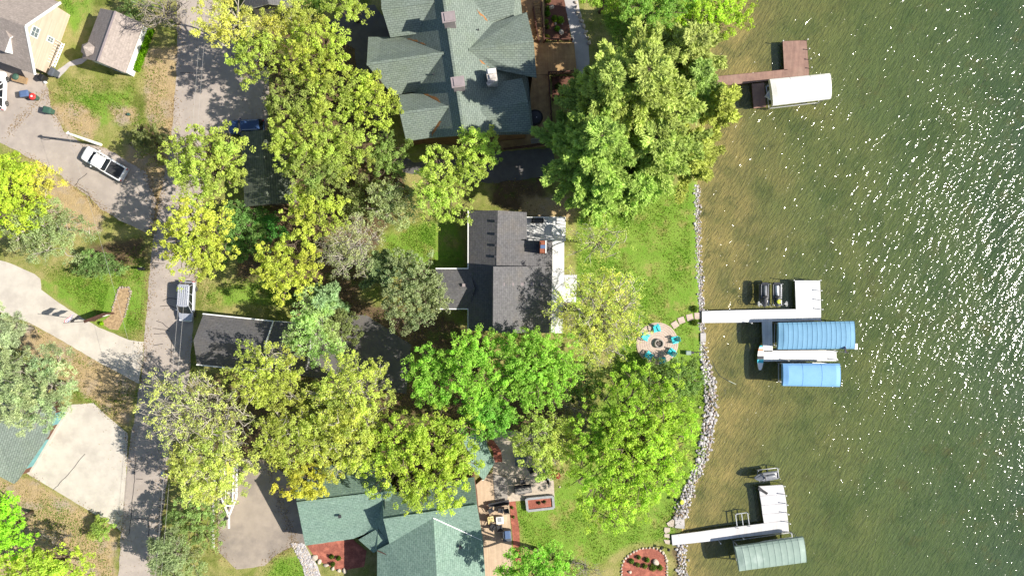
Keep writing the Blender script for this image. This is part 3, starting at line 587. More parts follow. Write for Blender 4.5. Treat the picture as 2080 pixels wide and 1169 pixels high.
YEL = (.30, .35, .045); YG = (.27, .325, .05); OL = (.22, .26, .05); LIME = (.255, .36, .03); BRI = (.21, .345, .035); PALE = (.34, .37, .12); GRY = (.20, .235, .095); WP = (.225, .30, .055); WPY = (.30, .315, .06)
MAP = [
 # label, kind, px, py, rx, ry, rot, h, colour, extras
 ('twiggy pale yellow-green tree over the road in the top corner of the parking area', 'pale', 462, 42, 66, 62, 0, 14, (.37, .38, .08), {}),
 ('yellow-green tree leaning over the parking area beside the road', 'maple', 525, 112, 60, 52, 0, 12, YG, {}),
 ('large rounded bright yellow tree nearest the left wing of the upper green roof', 'maple', 645, 108, 68, 66, 0, 13, YEL, {}),
 ('thin olive tree filling the gap at the edge of the parking area', 'pale', 592, 55, 66, 48, 20, 11, (.31, .33, .06), {'dens': 1.4}),
 ('olive tree with open branches east of the parking area', 'maple', 600, 205, 62, 58, 0, 11, OL, {}),
 ('yellow-green tree in the middle of the grove beside the upper house', 'maple', 678, 195, 62, 56, 0, 12, YG, {}),
 ('yellow tree pressed against the lower left corner of the upper green roof', 'maple', 757, 205, 52, 62, 10, 12, YEL, {}),
 ('wide yellow-green tree shading the blue car and moss-green shed', 'maple', 612, 292, 72, 60, 0, 12, YG, {}),
 ('yellow-green tree east of the moss-green shed', 'maple', 700, 305, 60, 62, 0, 12, YG, {}),
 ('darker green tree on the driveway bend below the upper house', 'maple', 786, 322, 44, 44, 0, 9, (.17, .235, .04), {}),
 ('yellow-green tree above the shed between two taller crowns', 'maple', 655, 350, 66, 50, 0, 12, OL, {}),
 ('greyish soft-needled tree beside the dry lawn of the dark roofed house', 'pale', 800, 412, 48, 52, 0, 9, (.25, .29, .115), {'dens': 1.9}),
 ('yellow tree just south of the moss-green shed', 'maple', 640, 428, 66, 52, -15, 11, YEL, {}),
 ('deep yellow tree on the edge of the dry lawn north of the grey garage', 'maple', 585, 545, 74, 62, -10, 11, (.31, .345, .04), {}),
 ('pale pinkish tree barely in leaf beside the deep yellow tree', 'twiggy', 712, 505, 66, 58, 30, 10, (.26, .285, .12), {'dens': 1.25}),
 ('broad yellow-green street tree whose shadow reaches the white pickup', 'maple', 432, 335, 88, 84, 0, 13, YG, {}),
 ('yellow-green street tree overhanging the silver van', 'maple', 402, 485, 72, 92, 0, 13, (.31, .345, .04), {}),
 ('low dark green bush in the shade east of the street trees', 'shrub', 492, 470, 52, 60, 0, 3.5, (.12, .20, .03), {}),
 ('low bright green bush in the gap south of the moss-green shed', 'shrub', 545, 462, 34, 30, 0, 3, (.10, .24, .03), {}),
 ('lemon yellow tree directly north of the dark roofed house', 'maple', 900, 385, 62, 78, 10, 12, (.29, .36, .06), {}),
 ('lemon yellow tree reaching over the lower edge of the upper green roof', 'maple', 972, 312, 52, 62, 0, 12, (.30, .37, .06), {}),
 ('yellow-green tree at the top edge above the curving driveway', 'maple', 708, 10, 48, 36, 0, 11, YG, {}),
 ('bright yellow-green tree hanging over the water at the top edge', 'lime', 1455, 28, 70, 52, 0, 12, (.28, .38, .03), {}),
 ('mid-green tree at the top edge between the path and the lake', 'lime', 1325, 12, 84, 44, 0, 12, (.17, .27, .035), {}),
 ('yellow-green tree at the top edge beside the flagged path', 'lime', 1228, -6, 44, 34, 0, 10, (.24, .33, .035), {}),
 ('grey-green dense tree in front of the dark roofed house', 'maple', 842, 595, 72, 84, 0, 10, GRY, {'dens': 1.2}),
 ('yellow-green tree just coming into leaf behind the white lakeside deck', 'twiggy', 1215, 640, 92, 104, 0, 11, (.34, .385, .07), {'dens': 1.6}),
 ('nearly bare birch with a haze of leaves beside the white deck', 'sparse', 1212, 488, 66, 52, 0, 9, (.30, .36, .07), {'dens': 1.0}),
 ('bright green maple at the corner of the driveway by the dark roofed house', 'bright', 876, 765, 54, 62, 0, 10, BRI, {}),
 ('bright green rounded maple below the dark roofed house', 'bright', 962, 740, 58, 80, 0, 12, (.225, .36, .035), {}),
 ('widest bright green maple touching the lower edge of the dark roof', 'bright', 1085, 748, 96, 88, 0, 12, (.215, .345, .035), {}),
 ('bright green maple over the red mulch strip of the teal roofed house', 'bright', 992, 842, 62, 52, 0, 10, (.17, .32, .035), {}),
 ('largest lime green tree on the lakeside lawn', 'lime', 1285, 905, 118, 168, -25, 13, LIME, {}),
 ('olive lime tree beside the stone patio of the teal roofed house', 'pale', 1112, 902, 62, 66, 0, 11, (.28, .34, .07), {'dens': 2.2}),
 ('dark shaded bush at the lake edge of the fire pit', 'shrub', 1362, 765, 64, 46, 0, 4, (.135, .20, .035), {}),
 ('light lime tree with open branches over the shaded driveway', 'pale', 720, 795, 84, 82, 0, 12, (.33, .38, .07), {'dens': 1.6}),
 ('olive yellow tree growing over the grey garage roof', 'pale', 545, 760, 76, 68, 0, 11, (.29, .33, .05), {'dens': 1.6}),
 ('large pale twiggy tree casting bare branch shadows on the road', 'twiggy', 408, 840, 118, 88, -20, 13, (.34, .39, .10), {'dens': .85, 'low': 0}),
 ('olive tree south of the grey garage between paler crowns', 'pale', 590, 885, 72, 66, 0, 11, (.28, .32, .05), {'dens': 1.6}),
 ('open lime tree above the upper slope of the teal roof', 'pale', 700, 890, 84, 72, 0, 12, (.33, .37, .07), {'dens': 1.6}),
 ('golden yellow tree over the tan parking area', 'maple', 622, 965, 64, 46, 0, 10, (.31, .32, .03), {}),
 ('large lime yellow tree covering the corner of the teal roof', 'lime', 862, 930, 122, 104, 0, 13, (.28, .35, .035), {}),
 ('pale open tree over the white boat trailer', 'pale', 432, 950, 84, 80, 0, 12, (.34, .385, .09), {'dens': 1.6}),
 ('grey-green bush along the road opposite the concrete pad', 'maple', 395, 1055, 56, 60, 0, 6, (.16, .22, .05), {}),
 ('soft grey-green bush at the bottom edge beside the road', 'pale', 368, 1142, 56, 40, 0, 6, (.21, .25, .09), {'dens': 2}),
 ('bright yellow-green tree at the edge by the asphalt drive', 'lime', 22, 395, 84, 92, 0, 11, (.29, .36, .02), {}),
 ('thin yellow bush along the drive below the bright tree', 'pale', 85, 372, 42, 44, 0, 5, (.36, .35, .05), {'dens': 1.2}),
 ('grey-green tree with dead pale branches above the concrete drive', 'pale', 98, 472, 86, 64, 0, 10, (.22, .26, .10), {'dens': 1.7}),
 ('dark leafy bush on the lawn north of the concrete drive', 'shrub', 205, 540, 46, 26, 0, 2.6, (.13, .20, .04), {}),
 ('green bush with thin shade beside the white utility pole', 'shrub', 308, 288, 38, 38, 0, 3, (.17, .19, .05), {'dens': .6}),
 ('vivid green tree at the bottom corner by the dry slope', 'bright', 18, 1060, 50, 70, 0, 9, (.23, .40, .01), {}),
 ('yellow-green tree at the bottom edge of the dry slope', 'lime', 105, 1150, 92, 48, 0, 9, (.28, .36, .03), {}),
 ('small bare brown shrub on the dry slope', 'bare', 120, 1095, 36, 30, 0, 3, (.2, .14, .06), {}),
 ('small round green shrub at the corner of the concrete pad', 'shrub', 205, 1072, 26, 22, 0, 1.8, (.20, .27, .04), {}),
 ('leafy bright green tree at the bottom edge beside the teal roofed house', 'bright', 1092, 1152, 74, 52, 0, 13, (.19, .33, .03), {}),
 ('bare grey shrub on the lawn beside the kidney shaped flower bed', 'bare', 1190, 1155, 34, 28, 0, 3, (.2, .2, .1), {}),
 ('red-leaved small tree at the edge of the stone patio', 'shrub', 1123, 960, 10, 12, 0, 2.0, (.36, .06, .06), {}),
 ('bare grey tree between the grass and the road by the brown garage', 'bare', 330, 22, 60, 50, 0, 9, (.3, .28, .1), {'dens': .8}),
 ('green undergrowth tree on the strip above the brown garage', 'shrub', 282, 18, 40, 26, 0, 3, (.14, .19, .04), {'dens': .7}),
 ('green tree on the bank above the curving driveway', 'shrub', 635, 22, 36, 24, 0, 4, (.17, .25, .03), {}),
 ('dusky green small tree in the gap between the bright maples and the lime tree', 'maple', 1185, 770, 46, 60, 0, 7, (.16, .22, .05), {}),
 ('brown twiggy tree not yet in leaf between the patio and the lime tree', 'bare', 1175, 840, 50, 52, 0, 8, (.25, .22, .1), {'dens': 1.3}),
 ('dusky olive tree in the gap between the crowns south of the grey garage', 'pale', 640, 830, 48, 50, 0, 7, (.22, .25, .06), {'dens': 1.5}),
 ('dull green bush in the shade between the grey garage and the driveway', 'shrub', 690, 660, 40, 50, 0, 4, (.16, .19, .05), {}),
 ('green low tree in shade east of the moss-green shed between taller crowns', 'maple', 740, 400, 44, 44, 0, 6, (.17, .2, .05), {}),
]
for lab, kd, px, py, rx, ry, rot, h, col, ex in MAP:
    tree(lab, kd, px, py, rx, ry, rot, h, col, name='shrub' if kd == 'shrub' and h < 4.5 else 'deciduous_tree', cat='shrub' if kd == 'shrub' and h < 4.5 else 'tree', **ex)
for a in [
 ('tallest light green pine between the upper house and the lake', 1292, 185, 122, 19, (.235, .295, .065), {}),
 ('green pine spreading over the deck corner of the upper house', 1205, 305, 98, 19, (.185, .275, .05), {}),
 ('light green pine in the middle of the lakeside pine grove', 1315, 300, 104, 13, (.21, .285, .06), {}),
 ('lower green pine at the lawn edge of the pine grove', 1216, 392, 66, 11, (.19, .29, .05), {}),
 ('pine with brownish new growth near the start of the brown dock', 1392, 105, 80, 12, (.24, .29, .075), {}),
 ('yellow-green cedar leaning over the water beside the brown dock', 1456, 212, 54, 8, (.24, .285, .05), {'ry': 44}),
 ('yellow-green cedar on the bank below the leaning cedar', 1405, 320, 58, 8, (.25, .295, .055), {'ry': 74}),
 ('green pine shaded behind the brown dock', 1405, 165, 66, 10, (.18, .27, .06), {}),
 ('soft green pine beside the path to the upper house', 1222, 198, 70, 20, (.20, .27, .055), {}),
 ('bright green pine above the lawn at the foot of the grove', 1290, 385, 76, 9, (.19, .29, .05), {}),
 ('blue-green small fir beside the shaded driveway', 662, 612, 34, 7, (.15, .24, .10), {}),
 ('dark green fir in the shade behind the grey-green tree', 770, 545, 40, 7, (.12, .18, .06), {}),
]:
    conifer(a[0], a[1], a[2], a[3], a[4], a[5], name='cedar_tree' if 'cedar' in a[0] else ('fir_tree' if 'fir' in a[0].split() else 'pine_tree'), **a[6])
tree('pale green feathery tree over the driveway end of the grey garage', 'pale', 640, 672, 56, 70, 0, 9, (.27, .36, .12), dens=2.0)
tree('grey-green rugged pine over the brown garage with teal doors', 'scots', 72, 790, 96, 86, 0, 12, (.23, .28, .115), name='pine_tree')
tree('pale grey pine at the edge beside the concrete drive', 'scots', 8, 672, 56, 54, 0, 11, (.25, .29, .14), name='pine_tree')
tree('green pine at the bottom edge beside the road', 'scots', 345, 1125, 44, 44, 0, 9, (.19, .235, .085), name='pine_tree')

# low plants in the beds
PL = {}
def plant(label, px, py, r_px, col, z=.02, group=None, name='garden_plant', cat='plant', hh=.5):
    NT[0] += 1; g = np.random.RandomState(NT[0] * 13); rr = r_px / S; n = int(240 * max(.5, rr / .5)); ctr = P(px, py, z + hh * .6)
    T = thing(name, label, cat, (ctr.x, ctr.y, z), 0, group)
    d = g.normal(size=(n, 3)); d[:, 2] = np.abs(d[:, 2]); d /= np.linalg.norm(d, axis=1, keepdims=True); q = g.uniform(.5, 1, n)[:, None]
    pos = d * q * np.array([rr, rr, hh]) + np.array([0, 0, .03]); cc = np.array(col)[None, :] * (1 + g.normal(0, .2, n))[:, None]
    leaf_mesh('foliage', pos, d + g.normal(0, .4, (n, 3)), .17 * g.uniform(.6, 1.2, n), .6, cc, T, 'leaf')
    mb = MB(); mb.tube([(0, 0, -.02), (0, 0, hh * .6)], [.03, .015], 'bark_brown', 5); mb.build('stem', T, world=False); return T

# ground cover under the trees
def undergrowth(polys, n, cols, seed, zmax=.6):
    g = np.random.RandomState(seed); pts = []
    for pl in polys:
        q = np.array([((x - 1040) / S, (584.5 - y) / S) for x, y in pl]); lo, hi = q.min(0), q.max(0); k = int(n * np.prod(hi - lo) / 100)
        X_, Y_ = g.uniform(lo[0], hi[0], k), g.uniform(lo[1], hi[1], k); cl = np.sin(X_ * .9 + 2 * np.sin(Y_ * .6)) + np.sin(Y_ * 1.1 + X_ * .4) + g.normal(0, .7, k)
        ok = (sdist(pl, X_, Y_) > 0) & (cl > .2)
        for bad in PAVED: ok &= sdist(bad, X_, Y_) < .2
        pts.append(np.stack([X_, Y_, g.uniform(.02, zmax, k) * np.clip(cl, .1, 1.5)], -1)[ok])
    p = np.concatenate(pts); N = len(p); ci = (np.sin(p[:, 0] * .5) + np.sin(p[:, 1] * .6) + g.normal(0, .8, N) > .2).astype(int); c = np.array(cols)[ci] * (1 + g.normal(0, .25, (N, 1)))
    o = leaf_mesh('undergrowth', p, g.normal(size=(N, 3)) + [0, 0, 1.2], .2 * g.uniform(.5, 1.3, N), .6, c, None, 'leaf'); tag(o, 'low olive and brown undergrowth covering the ground beneath the trees', 'undergrowth', kind='stuff')
GRASSLESS = [[(1262, 1180), (1263, 1150), (1284, 1121), (1325, 1112), (1352, 1130), (1355, 1180)], [(1290, 660), (1335, 650), (1382, 690), (1370, 735), (1310, 740), (1290, 700)], [(1066, 1010), (1126, 1005), (1128, 1034), (1070, 1040)], [(983, 870), (1126, 880), (1128, 1010), (1050, 1018), (1060, 1200), (980, 1200)], [(1116, 430), (1150, 430), (1175, 560), (1172, 615), (1146, 615), (1146, 690), (1116, 690)], [(222, 582), (268, 580), (255, 670), (200, 670)], [(160, 10), (310, 55), (275, 160), (100, 160), (130, 60)], [(0, 0), (145, 20), (100, 155), (0, 150)], [(885, 430), (1010, 430), (1010, 630), (885, 630)], [(20, 530), (84, 560), (84, 590), (175, 650), (290, 696), (290, 740), (281, 778), (110, 682), (60, 655), (0, 620)], [(100, 340), (182, 400), (205, 425), (312, 478), (345, 310), (215, 300), (165, 290), (97, 182), (0, 130), (0, 290)], [(80, 880), (137, 822), (190, 818), (260, 880), (246, 1078), (100, 988), (50, 958)], [(352, 100), (394, 640), (330, 1000), (240, 1169), (290, 740), (312, 480), (345, 310)]]
RD = [(358, -60), (360, 100), (352, 240), (345, 310), (325, 400), (312, 480), (303, 560), (297, 640), (290, 740), (274, 840), (259, 930), (249, 1040), (240, 1169), (235, 1240), (312, 1240), (318, 1169), (328, 1060), (342, 960), (360, 860), (385, 760), (394, 640), (402, 520), (416, 350), (425, 270), (545, 268), (548, 110), (450, 70), (440, -60)]
DV = [(97, 182), (105, 222), (130, 266), (165, 290), (215, 300), (262, 330), (296, 348), (318, 405), (310, 478), (240, 445), (205, 425), (182, 400), (140, 370), (100, 340), (50, 315), (0, 290)]
PD = [(137, 822), (190, 818), (218, 845), (260, 880), (257, 950), (246, 1078), (190, 1042), (100, 988), (50, 958)]
DT = [(440, 930), (540, 930), (600, 1106), (562, 1125), (537, 1148), (480, 1156), (443, 1118)]
PAVED = [[(600, 655), (700, 640), (745, 640), (835, 700), (825, 800), (700, 780), (600, 760)], [(440, 930), (540, 930), (600, 980), (640, 1100), (480, 1156), (443, 1118)], [(660, 55), (700, 18), (800, 60), (790, 300), (840, 330), (1000, 310), (1125, 300), (1130, 355), (1000, 372), (820, 350), (735, 200), (720, 100)],
 [(352, 0), (545, 110), (545, 268), (425, 270), (394, 640), (385, 760), (330, 1060), (240, 1169), (290, 740), (312, 480)], [(489, 262), (592, 262), (597, 420), (497, 420)], [(413, 637), (632, 655), (630, 755), (400, 740)], [(885, 428), (1175, 428), (1175, 675), (885, 675)], [(745, 0), (1200, 0), (1200, 310), (800, 300)], [(983, 870), (1126, 880), (1126, 1010), (990, 1000)], [(590, 950), (985, 900), (1000, 1200), (590, 1110)]]
undergrowth(SOIL + [[(1130, 740), (1230, 730), (1220, 900), (1140, 900)], [(420, 1040), (440, 960), (440, 1120), (340, 1200), (320, 1100)], [(1190, 0), (1420, 0), (1400, 120), (1220, 160)]], 1500, [(.16, .21, .04), (.26, .19, .11)], 4)

# blades and clover on the lawns: one uncountable mass
g = np.random.RandomState(21); P_, C_ = [], []
for pl in LUSH + [[(770, 460), (935, 440), (940, 545), (780, 530)], [(95, 160), (330, 110), (345, 300), (160, 290), (100, 230)], [(400, 560), (620, 570), (620, 640), (410, 620)], [(60, 660), (110, 690), (280, 790), (240, 860), (150, 800)], [(90, 545), (290, 500), (295, 690), (180, 640)], [(0, 980), (60, 975), (230, 1090), (230, 1180), (0, 1180)]]:
    q = np.array([((x - 1040) / S, (584.5 - y) / S) for x, y in pl]); lo, hi = q.min(0), q.max(0); k = int(75 * np.prod(hi - lo)); X_, Y_ = g.uniform(lo[0], hi[0], k), g.uniform(lo[1], hi[1], k)
    f = np.sin(X_ * .55 + 2.1 * np.sin(Y_ * .37)) + np.sin(Y_ * .8 + 1.7 * np.sin(X_ * .45)) + .7 * np.sin(X_ * 2.3 + Y_ * 1.9 + 2 * np.sin(Y_ * 1.3)); ok = (sdist(pl, X_, Y_) > g.uniform(-.6, .8, k)) & (X_ < shore_x(Y_) - 1.1) & (f + g.normal(0, .9, k) > -.3)
    for bad in GRASSLESS: ok &= sdist(bad, X_, Y_) < 0
    P_.append(np.stack([X_, Y_, np.full(k, .03)], -1)[ok]); fk = f[ok] + g.normal(0, .5, ok.sum())
    C_.append(np.where((fk < .0)[:, None], [[.29, .30, .09]], np.where((fk < .9)[:, None], [[.22, .31, .05]], [[.16, .31, .035]])) * (1 + g.normal(0, .22, (ok.sum(), 1))))
p = np.concatenate(P_); c = np.concatenate(C_); tag(leaf_mesh('grass', p, g.normal(size=p.shape) * .8 + [0, 0, 1.0], .16 * g.uniform(.5, 1.4, len(p)), .45, c, None, 'leaf'), 'mown lawn grass and clover with dry yellow patches', 'grass', kind='stuff')

# dead leaves blown along the road and drive edges
g = np.random.RandomState(33); P_ = []
for pl, n_, sp in ((RD, 9000, .45), (DV, 4000, .35), (PD, 1500, .3), (DT, 2500, .4), (RD, 5000, 1.6)):
    q = [P(x, y) for x, y in pl]; L_ = [(q[(i + 1) % len(q)] - q[i]).length for i in range(len(q))]; k = np.array(L_) / sum(L_); ii = g.choice(len(q), n_, p=k); t = g.uniform(size=n_)
    a = np.array([(p.x, p.y) for p in q]); b_ = np.roll(a, -1, 0); pp = a[ii] + (b_ - a)[ii] * t[:, None]; w_ = np.sin(pp[:, 0] * .8) + np.sin(pp[:, 1] * .6 + 1) + g.normal(0, .6, n_) > -.4; P_.append((pp + g.normal(0, sp, (n_, 2)))[w_])
p = np.concatenate(P_); p = p[(np.abs(p[:, 0]) < 80) & (np.abs(p[:, 1]) < 50)]; p = np.concatenate([p, np.full((len(p), 1), .045)], 1); c = np.array([[.36, .25, .14], [.27, .18, .1], [.42, .33, .2]])[g.randint(0, 3, len(p))] * (1 + g.normal(0, .2, (len(p), 1)))
tag(leaf_mesh('leaf_litter', p, g.normal(size=p.shape) * .35 + [0, 0, 1.0], .11 * g.uniform(.5, 1.6, len(p)), .6, c, None, 'leaf'), 'dead brown leaves blown along the edges of the road and drives', 'leaves', kind='stuff')
# ---------------------------------------------------------------- buildings
def V(t): return P(*t)
def roof(parent, faces, m, th=.16, name='roof', side='trim_white'):
    mb = MB()
    for f in faces:
        pts = [V(p) for p in f]
        n = len(pts)
        if n == 4:      # keep each roof plane flat enough: split along the shorter diagonal when it is twisted
            a = (pts[1] - pts[0]).cross(pts[2] - pts[0]).normalized(); d = abs((pts[3] - pts[0]).dot(a))
            if d > .05: mb.prism(pts, th, m, side); continue
        mb.prism(pts, th, m, side)
    return mb.build(name, parent)
def walls(parent, ring, m, inset=.35, name='wall', drop=.22, base=0.0):
    pts = [V(p) for p in ring]; c = sum(pts, Vector((0, 0, 0))) / len(pts); mb = MB(); q = []
    for p in pts:
        d = Vector((p.x - c.x, p.y - c.y, 0)); l = d.length; q.append(Vector((p.x, p.y, 0)) - d * (min(.9, inset * 1.35 / max(l, .1))) + Vector((0, 0, p.z - drop)))
    n = len(q)
    for i in range(n):
        a, b = q[i], q[(i + 1) % n]; mb.face([(a.x, a.y, base), (b.x, b.y, base), b, a], m)
    return mb.build(name, parent)
def strip(parent, a, b, w, h, m, name):
    mb = MB(); mb.bar(V(a), V(b), w, h, m); return mb.build(name, parent)
def house(name, label, px, py, cat='house'):
    return thing(name, label, cat, P(px, py, 0))
def wallbox(mb, A, B, u, z, wd, ht, out, m):
    """a box on the vertical plane through ground points A-B, at fraction u and height z, standing `out` proud on the right of A->B"""
    d = (B - A); d.z = 0; l = d.length; d.normalize(); n = Vector((d.y, -d.x, 0)); c = A + d * (l * u) + Vector((0, 0, z)) + n * (out / 2 - .05)
    mb.box(c, (wd, out + .1, ht), m, rz=math.atan2(d.y, d.x))
def window(parent, A, B, u, z, wd, ht, m='trim_white', door=False, bars=True):
    mb = MB(); t = .08
    for s in (-1, 1):
        wallbox(mb, A, B, u + s * (wd / 2 + t / 2) / (B - A).length, z, t, ht + 2 * t, .06, m); wallbox_z = z + s * (ht / 2 + t / 2); wallbox(mb, A, B, u, wallbox_z, wd, t, .06, m)
    if bars: wallbox(mb, A, B, u, z, .035, ht, .05, m); wallbox(mb, A, B, u, z, wd, .035, .045, m)
    f = mb.build('door' if door else 'window', parent); mb = MB(); wallbox(mb, A, B, u, z, wd, ht, .03, 'glass_grey'); mb.build('pane', f)
    return f

# beige house, top-left corner
b1 = house('beige_house', 'beige sided house with brown shingle roof and a gable facing the driveway', 40, 90)
dv = Vector((-119, 43, 0)).normalized() * 14
e1, pk, e2 = P(122, 5, 2.9), P(51, 53, 6.4), P(70, 151, 2.9)
def roofw(parent, faces, m, th=.16, name='roof', side='trim_white'):
    mb = MB()
    for f in faces: mb.prism(f, th, m, side)
    return mb.build(name, parent)
rf = roofw(b1, [[e1, pk, pk + dv, e1 + dv], [pk, e2, e2 + dv, pk + dv]], 'shingle_brown')
A = P(143, 31); B = P(100, 151); mb = MB(); pz = pk.copy(); mid = (A + B) / 2; q = Vector((dv.x, dv.y, 0)).normalized()
mb.face([A, B, B + Vector((0, 0, 2.65)), mid + Vector((0, 0, 6.1)), A + Vector((0, 0, 2.65))], 'siding_beige')
for a_, c_ in ((A, B),):
    mb.face([A + q * 14, A, A + Vector((0, 0, 2.65)), A + q * 14 + Vector((0, 0, 2.65))], 'siding_beige'); mb.face([B, B + q * 14, B + q * 14 + Vector((0, 0, 2.65)), B + Vector((0, 0, 2.65))], 'siding_beige')
wl = mb.build('wall', b1)
window(b1, B, A, .49, 4.5, 1.1, 1.1); window(b1, B, A, .5, 1.8, .55, .95)
mb = MB()
for a_, c_ in ((e1, pk), (pk, e2)): mb.bar(a_ + Vector((0, 0, -.08)) - q * .02, c_ + Vector((0, 0, -.08)) - q * .02, .14, .26, 'trim_white')
mb.build('barge_board', b1)
mb = MB(); mb.prism([P(-12, 20, 5.4), P(20, 78, 5.6), P(10, 106, 4.6), P(-30, 90, 4.6)], .14, 'shingle_brown', 'trim_white'); mb.prism([P(-12, 20, 5.4), P(20, 78, 5.6), P(26, 74, 5.3), P(2, 28, 5.0)], .12, 'shingle_brown', 'trim_white')
dm = mb.build('dormer', b1); mb = MB(); mb.face([P(20, 78, 5.45), P(10, 106, 4.5), P(26, 110, 4.0), P(27, 80, 4.2)], 'siding_white'); mb.build('dormer_wall', dm)
# white lattice porch rail and bins beside it
mb = MB()
for i in range(9):
    a_ = P(126 - i * 2.3, 88 + i * 5.2, .0); mb.box(a_ + Vector((0, 0, .55)), (.05, .05, 1.1), 'trim_white', rz=.4)
mb.bar(P(126, 88, 1.1), P(106, 135, 1.1), .12, .08, 'trim_white'); mb.bar(P(131, 89, .9), P(111, 137, .9), .1, .06, 'trim_white'); mb.bar(P(126, 88, .2), P(106, 135, .2), .08, .06, 'trim_white')
for i in range(8): mb.bar(P(126 - i * 2.6, 90 + i * 6, 1.06), P(131 - i * 2.6, 91 + i * 6, .94), .08, .05, 'trim_white')
one('porch_railing', 'white lattice porch railing along the gable wall of the beige house', 'railing', mb)

# brown garage with cupola and hedge
b2 = house('brown_garage', 'small brown roofed garage with white side wall and a bay turret', 232, 92, 'garage')
nw, sw, rn, rs_, ne, se = P(204, 17, 2.5), P(166, 118, 2.5), P(235, 23, 4.3), P(199, 125, 4.3), P(291, 48, 2.5), P(254, 148, 2.5)
roofw(b2, [[nw, rn, rs_, sw], [rn, ne, se, rs_]], 'shingle_brown', side='shingle_brown')
mb = MB(); mb.bar(rn + Vector((0, 0, .03)), rs_ + Vector((0, 0, .03)), .22, .08, 'chimney_cap'); mb.build('ridge_cap', b2)
gb = [P(233, 38), P(305, 62), P(272, 156), P(196, 128)]
mb = MB(); zt = 2.3
for i in range(4):
    a_, c_ = gb[i], gb[(i + 1) % 4]; up = Vector((0, 0, zt))
    if i in (0, 2): mb.face([a_, c_, c_ + up, (a_ + c_) / 2 + Vector((0, 0, 4.0)), a_ + up], 'siding_white')
    else: mb.face([a_, c_, c_ + up, a_ + up], 'siding_white')
mb.build('wall', b2); window(b2, gb[3], gb[2], .62, 1.1, 1.3, 1.9, door=True, bars=False)
mb = MB(); tc_ = P(174, 98, 3.9)
ring = [tc_ + Vector((math.cos(a) * .9, math.sin(a) * .9, -.4)) for a in [R(20 + 60 * i) for i in range(6)]]
for i in range(6): mb.face([ring[i], ring[(i + 1) % 6], tc_ + Vector((0, 0, .5))], 'shingle_brown')
tu = mb.build('turret_roof', b2); mb = MB(); mb.lathe([(.68, 0), (.68, 3.4)], Vector((tc_.x, tc_.y, 0)), 'siding_white', 6); mb.build('turret_wall', b2)
mb = MB()
g = np.random.RandomState(5); n = 2600; t = g.uniform(0, 1, n); A_, B_ = P(312, 62), P(281, 146); off = g.uniform(-.28, .28, n); nv = Vector((B_.y - A_.y, -(B_.x - A_.x), 0)).normalized()
pos = np.array(A_)[None, :] + t[:, None] * np.array(B_ - A_)[None, :] + off[:, None] * np.array(nv)[None, :]; pos[:, 2] = g.uniform(.1, .85, n)
T = thing('hedge', 'bright green clipped hedge along the white garage wall', 'hedge', P(297, 104)); pos -= np.array(T.location)[None, :]
leaf_mesh('foliage', pos, g.normal(size=(n, 3)) + [0, 0, .8], np.full(n, .2), .7, np.array([[.20, .42, .02]]) * (1 + g.normal(0, .16, (n, 1))), T, 'leaf')
mb = MB(); mb.bar(A_ + Vector((0, 0, .2)), B_ + Vector((0, 0, .2)), .12, .4, 'bark_brown'); mb.build('stem', T)

# large green roofed house, top centre
b3 = house('green_roofed_house', 'large house with sage green shingle roof, many cross gables and three chimneys', 920, 140)
def z3(px, py):       # height on the main west slope of this roof
    rx = 902 + (py - 0) * .148; return 8.8 - max(0, rx - px) * .041
def z3e(px, py):
    rx = 902 + (py - 0) * .148; return 8.8 - max(0, px - rx) * .030
def w_(x, y): return (x, y, z3(x, y))
def e_(x, y): return (x, y, z3e(x, y))
rT, rB = (893, -60, 8.8), (943, 275, 8.8)
west = [[rT, rB, w_(846, 282), w_(812, 74), w_(790, -60)]]
east = [[rT, e_(1052, -60), e_(1084, 272), rB]]
G = []
for (r0, r1, up0, up1, lo0, lo1) in [((775, 18), (882, 3), (770, -60), (860, -60), (793, 76), (845, 69)), ((745, 131), (901, 108), (748, 75), (819, 76), (798, 194), (845, 186)), ((812, 230), (911, 217), (810, 193), (854, 188), (825, 287), (871, 280))]:
    zr = z3(*r1) + .05; zu = z3(*up1) + .03; zl = z3(*lo1) + .03
    G += [[(*r0, zr), (*r1, zr), (*up1, zu), (*up0, zu)], [(*lo0, zl), (*lo1, zl), (*r1, zr), (*r0, zr)]]
for (r0, r1, up0, up1, lo0, lo1) in [((1084, 83), (952, 101), (1070, 25), (1000, 47), (1090, 158), (992, 138)), ((1050, -40), (940, -25), (1030, -80), (960, -80), (1043, 29), (994, 45)), ((1073, 208), (975, 222), (1060, 158), (1010, 168), (1080, 268), (1003, 268))]:
    zr = z3e(*r1) + .05; zu = z3e(*up1) + .03; zl = z3e(*lo1) + .03
    G += [[(*r0, zr), (*r1, zr), (*up1, zu), (*up0, zu)], [(*lo0, zl), (*lo1, zl), (*r1, zr), (*r0, zr)]]
rf = roof(b3, west + east + G, 'shingle_green', side='shingle_green')
mb = MB()
for a_, c_, k in (((745, 131, z3(901, 108) + .1), (901, 108, z3(901, 108) + .1), 1), ((812, 230, z3(911, 217) + .1), (911, 217, z3(911, 217) + .1), 1), ((775, 18, z3(882, 3) + .1), (882, 3, z3(882, 3) + .1), 1), ((1084, 83, z3e(952, 101) + .1), (952, 101, z3e(952, 101) + .1), 1)):
    mb.bar(V(a_), V(c_), .3, .06, 'shingle_green')
mb.bar(V(rT) + Vector((0, 0, .05)), V(rB) + Vector((0, 0, .05)), .3, .07, 'shingle_green'); mb.build('ridge_cap', rf)
mb = MB()
def litter_strip(pp, m='needle_litter'):      # fallen needles lying in a roof valley
    mb = MB(); q = rough(pp, 1.3, 4, 9); mb.prism([P(x, y, z3(x, y) + .09 if x < 925 else z3e(x, y) + .09) for x, y in q], .05, m); mb.build('needle_litter', rf, label='orange drift of needles in a roof valley')
